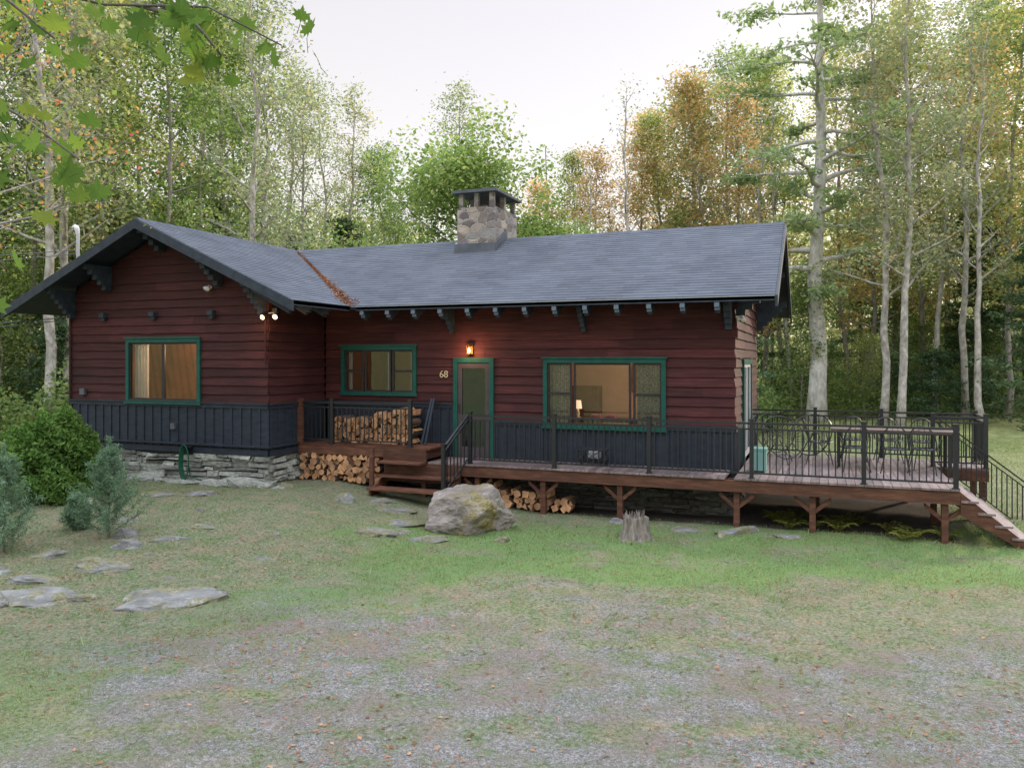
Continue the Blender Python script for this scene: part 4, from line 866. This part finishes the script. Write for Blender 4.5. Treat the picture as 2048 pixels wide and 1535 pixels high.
def tree(kind,px,d,sc=1.0,v=None):
    r=(px-1024)/1600*d; x,y=F(r,d); va=TV[kind][(v if v is not None else random.randrange(99))%len(TV[kind])]
    nme,lb=LBL[kind]; e=thing(nme,lb,'tree',None,nme.replace('_',' ')+'s in the forest edge',(x,y,Hs(x,y)-.1),(0,0,random.uniform(0,6.28)),sc)
    obj('trunk',va[0],e); obj('crown',va[1],e)
plan=[
('green',-60,30,1.0),('green',60,34,1.05),('yellow',205,37,1.1),('green',330,34,.95),('green',440,38,1.0),('yellow',290,46,1.25),('yellow',110,40,1.15),('yellow',380,44,1.1),('sparse',505,31,.95),('sparse',530,38,1.0),('green',480,48,1.05),('sparse',570,46,.95),('green',190,46,1.15),
('hemlock',-40,36,1.0),('hemlock',130,42,1.1),('hemlock',240,40,.9),('hemlock',440,42,.9),('hemlock',330,46,.95),('hemlock',590,46,.8),('sparse',610,42,.85),('sparse',650,50,.95),('sparse',690,44,.85),('hemlock',690,44,.85),('green',745,46,.7),('sparse',770,48,.75),('green',800,50,.6),
('round',930,31,1.0),('round',1060,34,.80),('green',840,50,.62),('sparse',920,52,.98),('orange',1120,46,.72),('snag',1165,36,.72),('yellow',1150,46,.72),('orange',1210,44,.8),('orange',1270,46,.9),('snag',1300,36,.95),('yellow',1330,46,.85),('orange',1350,50,1.0),('yellow',1385,44,.92),('orange',1430,42,1.0),('sparse',1450,46,1.0),('green',1400,50,.9),
('orange',1490,46,1.05),('green',1530,50,1.05),('yellow',1570,50,1.1),('pine',1632,38,1.0,0),('yellow',1700,47,1.1),('orange',1745,46,1.1),('green',1790,50,1.1),('sparse',1765,35,1.0),('sparse',1800,34,1.05),('yellow',1850,44,1.15),('orange',1900,48,1.2),('sparse',1930,38,1.0),('hemlock',1965,42,.95),('green',1960,48,1.1),('yellow',2010,38,1.1),('orange',2060,42,1.15),('hemlock',2090,34,.8),
('green',2150,38,1.1),('green',-150,32,1.1),('yellow',-140,38,1.2),('hemlock',1500,54,.95),('hemlock',1720,54,.9),('hemlock',1840,56,.95),('snag',1480,40,1),('snag',1870,40,1.1),('snag',390,36,1.0),('snag',1590,44,1.1),('snag',1970,34,1.1),('pine',2000,50,1.05,1)]
for p in plan: tree(*p)
for i in range(72):
    px=random.uniform(-80,2130); 
    tree('sapling',px,random.uniform(37,52) if px>1500 else random.uniform(28,46),random.uniform(.4,.95))
tree('sparse',92,29,1.1,0); tree('sparse',125,29.5,1.1,1)
n=160000; d=58+50*RNG.random(n)**1.2; r=(RNG.random(n)*2-1)*.85*d; x=r*ct-d*st; y=r*st+d*ct
top=2.5+12*fbm(r*.14,d*.05,9)+ (ss(4,-14,r)*6+ss(10,24,r)*6); z=H(x,y)+top*RNG.random(n)**1.1
thing('distant_woods','autumn woods beyond the clearing, haze put into pale leaf colour','forest',leafquads('distant_woods',np.stack([x,y,z],1),.32,L_far,.2,1.3),kind='stuff')
m=MB()
for i in range(150):
    d=random.uniform(50,85); r=random.uniform(-.75,.75)*d; x,y=F(r,d); h=random.uniform(8,16); z=Hs(x,y); w=random.uniform(.05,.15); l=random.gauss(0,.6)
    m.tube([(x,y,z-.3),(x+l*.3,y,z+h*.3),(x+l*.5,y+.2,z+h*.6),(x+l,y,z+h)],[w,w*.8,w*.6,.03],5)
thing('distant_trunks','massed slender trunks in the woods beyond','forest',m.mesh('dtr',bark),kind='stuff')
n=230000; d=24+30*RNG.random(n); r=(RNG.random(n)*2-1)*.72*d; x=r*ct-d*st; y=r*st+d*ct
ok=~((x>-18.5)&(x<4.5)&(y<25))&(d>26+12*ss(6,14,r)); x,y,d,r=x[ok],y[ok],d[ok],r[ok]; top=np.maximum(0,(fbm(x*.35,y*.35,12)-.28))*6.5; z=H(x,y)+top*RNG.random(len(x))
ok=top>.15
thing('undergrowth','leafy shrubs and brambles along the forest edge','undergrowth',leafquads('undergrowth',np.stack([x,y,z],1)[ok],.11,L_under,.4),kind='stuff')

def blob(n,R,h,seed):
    g=RNG.normal(size=(n,3)); g/=np.linalg.norm(g,axis=1)[:,None]; g[:,2]=np.abs(g[:,2])*1.0
    rr=(.74+.28*RNG.random(n))*(1+.24*(vn(g[:,0]*4+seed+9,g[:,1]*4+g[:,2]*5)-.5)*2); return g*rr[:,None]*np.array([R,R,h])
x,y=F(-8.8,15.3); bu=thing('evergreen_bush','dense rounded bright green bush beside the cabin','bush',loc=(x,y,Hs(x,y)-.05))
P=np.concatenate([blob(28000,.98,1.55,1), blob(9000,.65,1.2,4)+np.array([-.8,.1,0])])
obj('foliage',leafquads('bushleaf',P,.040,L_bush,.1,2.4),bu)
m=MB()
for i in range(9): a=i*.7; m.tube([(0,0,-.1),(.25*math.cos(a),.25*math.sin(a),.5),(.6*math.cos(a),.6*math.sin(a),1.0)],[.03,.02,.008],5)
obj('stem',m.mesh('bstem',barkd),bu)
def sapling_pine(r,d,Ht,seed,wd=.27):
    x,y=F(r,d); e=thing('pine_sapling','small soft blue green pine sapling in the grass','young pine',None,'pine saplings',(x,y,Hs(x,y)-.03)); rnd=random.Random(seed); m=MB(); m.tube([(0,0,-.05),(0.01,0,Ht*.5),(0,.01,Ht)],[.02,.014,.004],6); Q=[]; 
    for lv in range(9):
        z=Ht*(.06+.86*lv/9); nb=rnd.randint(5,7); L=Ht*wd*(1-lv/9.5)+.05
        for k in range(nb):
            a=k*6.28/nb+rnd.random(); Lk=L*rnd.uniform(.65,1.2); pts=[Vector((0,0,z)),Vector((math.cos(a)*Lk*.5,math.sin(a)*Lk*.5,z+Lk*.3)),Vector((math.cos(a)*Lk,math.sin(a)*Lk,z+Lk*.75))]; m.tube(pts,[.006,.004,.002],3)
            for q in range(150):
                t=rnd.uniform(.2,1.08); p=pts[0].lerp(pts[1],t*2) if t<.5 else pts[1].lerp(pts[2],t*2-1); Q.append((p.x+rnd.gauss(0,.03),p.y+rnd.gauss(0,.03),p.z+rnd.gauss(0,.032)))
    for q in range(160): z=Ht*rnd.uniform(.85,1.03); Q.append((rnd.gauss(0,.02),rnd.gauss(0,.02),z))
    obj('trunk',m.mesh('spt',barkd),e); obj('crown',leafquads('spc',np.array(Q),.010,L_blue,0,8),e)
sapling_pine(-6.25,12.4,1.55,1,.34); sapling_pine(-7.5,11.8,1.6,2,.3); sapling_pine(-7.0,12.9,.6,3)
m=MB()
for k in range(11):
    a=k*.571+random.random()*.3; L=random.uniform(.4,.6); 
    for i in range(14):
        t=(i+1)/14; cx=math.cos(a)*L*t; cy=math.sin(a)*L*t; cz=.5*L*math.sin(t*2.1); w=.11*math.sin(math.pi*min(1,t*.9+.12)); px_,py_=-math.sin(a),math.cos(a)
        for s_ in (-1,1): m.quad((cx,cy,cz),(cx+s_*px_*w+math.cos(a)*.02,cy+s_*py_*w+math.sin(a)*.02,cz-.02),(cx+s_*px_*w*.6+math.cos(a)*.04,cy+s_*py_*w*.6+math.sin(a)*.04,cz-.005),(cx+math.cos(a)*.03,cy+math.sin(a)*.03,cz))
fm=m.mesh('fern',L_fern)
for i in range(32):
    if i<16: x,y=random.uniform(-1.2,2.2),random.uniform(14.35,15.6)
    else:
        x,y=F(-random.uniform(10.2,14.5),random.uniform(17.5,22.5))
        if x>-17.6: x=-17.6-random.random()*2
    thing('fern','arching green and yellowing fern clump','fern',fm,'ferns at the clearing edge',(x,y,Hs(x,y)),(0,0,random.uniform(0,6)),random.uniform(.35,.65) if i<16 else random.uniform(1,1.8))
tk=gen_tree(31,9.5,.11,.45,30,4.4,.35,9500,.06,.30,L_redg,bark,lean=.0,sub=5,name='redmaple')
x,y=F(-10.0,13.3); e=thing('maple_tree','slender maple with leaves turning scarlet and green','tree',loc=(x,y,Hs(x,y))); obj('trunk',tk[0],e); obj('crown',tk[1],e)
e=thing('maple_tree','maple limb with broad green leaves overhanging the driveway','tree',loc=(0,0,0))
def W(r,d,z): x,y=F(r,d); return Vector((x,y,z))
m=MB(); m.tube([W(-3,2.7,-.2),W(-3,2.75,2),W(-2.95,2.7,4.2),W(-2.8,2.7,6)],[.13,.11,.08,.05],8)
limbs=[[W(-2.93,2.7,4.3),W(-2.3,2.65,4.40),W(-1.7,2.6,4.24),W(-1.3,2.55,4.13),W(-.95,2.5,4.10),W(-.72,2.5,3.98)],[W(-2.95,2.7,3.7),W(-2.3,2.6,3.95),W(-1.75,2.5,3.88),W(-1.5,2.45,3.74),W(-1.30,2.4,3.60)],[W(-2.95,2.7,3.2),W(-2.2,2.6,3.5),W(-1.75,2.55,3.45),W(-1.58,2.5,3.28)],[W(-1.9,2.6,4.30),W(-1.6,2.5,4.14),W(-1.4,2.45,3.98)],[W(-1.2,2.55,4.13),W(-1.0,2.5,4.06),W(-.9,2.48,3.94)]]
for L in limbs: m.tube(L,[.007*(1-i/len(L))+.0012 for i in range(len(L))],5)
obj('trunk',m.mesh('nmt',barkd,True),e)
out=[(0,-.42),(.08,-.2),(.3,-.34),(.28,-.15),(.56,-.06),(.40,.06),(.52,.3),(.26,.2),(.22,.32),(.12,.3),(0,.62)]; out=out+[(-a,b_) for a,b_ in out[-2:0:-1]]
m=MB()
def mleaf(p,s):
    rt=Matrix.Rotation(random.uniform(0,6.28),3,'Z')@Matrix.Rotation(random.uniform(.7,2.4),3,'X')@Matrix.Rotation(random.uniform(-.8,.8),3,'Y'); b0=len(m.v); m.v.append(tuple(p))
    for a,b_ in out: m.v.append(tuple(p+rt@Vector((a*s,b_*s,-.25*s*(a*a+b_*b_*.6)))))
    n=len(out)
    for i in range(n): m.f.append((b0,b0+1+i,b0+1+(i+1)%n)); m.m.append(0)
    m.tube([p+rt@Vector((0,-.42*s,-.05*s)),p+rt@Vector((.05*s,-1.0*s,.1*s))],.0012,3)
for li,cnt in ((0,38),(1,34),(2,22),(3,16),(4,18)):
    L=limbs[li]
    for k in range(cnt):
        t=random.uniform(.35,1.0)*(len(L)-1); i=min(len(L)-2,int(t)); p=L[i].lerp(L[i+1],t-i)+Vector((random.gauss(0,.06),random.gauss(0,.08),random.gauss(-.05,.06))); mleaf(p,random.uniform(.05,.10))
obj('crown',m.mesh('nml',L_near),e)

# ------------------------------------------------------------ light
sc=bpy.context.scene; w=bpy.data.worlds.new('World'); sc.world=w; w.use_nodes=True; nt=w.node_tree; bg=nt.nodes['Background']; out_=nt.nodes['World Output']
sky=N(nt,'ShaderNodeTexSky'); sky.sky_type='NISHITA'; sky.sun_disc=False; EL=math.radians(21); sky.sun_elevation=EL; az=math.radians(28)
sky.sun_rotation=az; nt.links.new(sky.outputs[0],bg.inputs[0]); bg.inputs[1].default_value=.05
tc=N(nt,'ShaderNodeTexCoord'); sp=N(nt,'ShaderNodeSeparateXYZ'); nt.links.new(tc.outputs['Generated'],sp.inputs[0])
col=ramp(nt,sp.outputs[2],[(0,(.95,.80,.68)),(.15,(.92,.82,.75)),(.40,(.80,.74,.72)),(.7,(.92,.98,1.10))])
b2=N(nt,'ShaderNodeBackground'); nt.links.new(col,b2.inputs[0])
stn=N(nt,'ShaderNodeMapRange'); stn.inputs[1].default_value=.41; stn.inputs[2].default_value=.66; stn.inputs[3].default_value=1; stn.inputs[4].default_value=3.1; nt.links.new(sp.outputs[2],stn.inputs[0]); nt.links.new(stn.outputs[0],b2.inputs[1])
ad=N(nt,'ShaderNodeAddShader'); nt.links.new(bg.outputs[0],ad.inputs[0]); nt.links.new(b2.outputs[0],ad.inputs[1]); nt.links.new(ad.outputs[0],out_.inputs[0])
sl=bpy.data.lights.new('sun','SUN'); sl.energy=4.2; sl.angle=math.radians(5); sl.color=(1,.82,.62)
so=bpy.data.objects.new('sun',sl); C.objects.link(so)
dv=Vector((math.sin(az)*math.cos(EL),math.cos(az)*math.cos(EL),math.sin(EL))); so.rotation_euler=dv.to_track_quat('Z','Y').to_euler()
cam=bpy.data.cameras.new('camera'); co=bpy.data.objects.new('camera',cam); C.objects.link(co); co.location=(0,0,3.0); co.rotation_euler=(math.pi/2,0,TH)
cam.sensor_width=36; cam.lens=36*1600/2048; cam.shift_y=-49.5/2048; cam.clip_end=2000; cam.clip_start=.05
sc.camera=co; sc.view_settings.view_transform='Standard'; sc.view_settings.look='None'; sc.view_settings.exposure=0
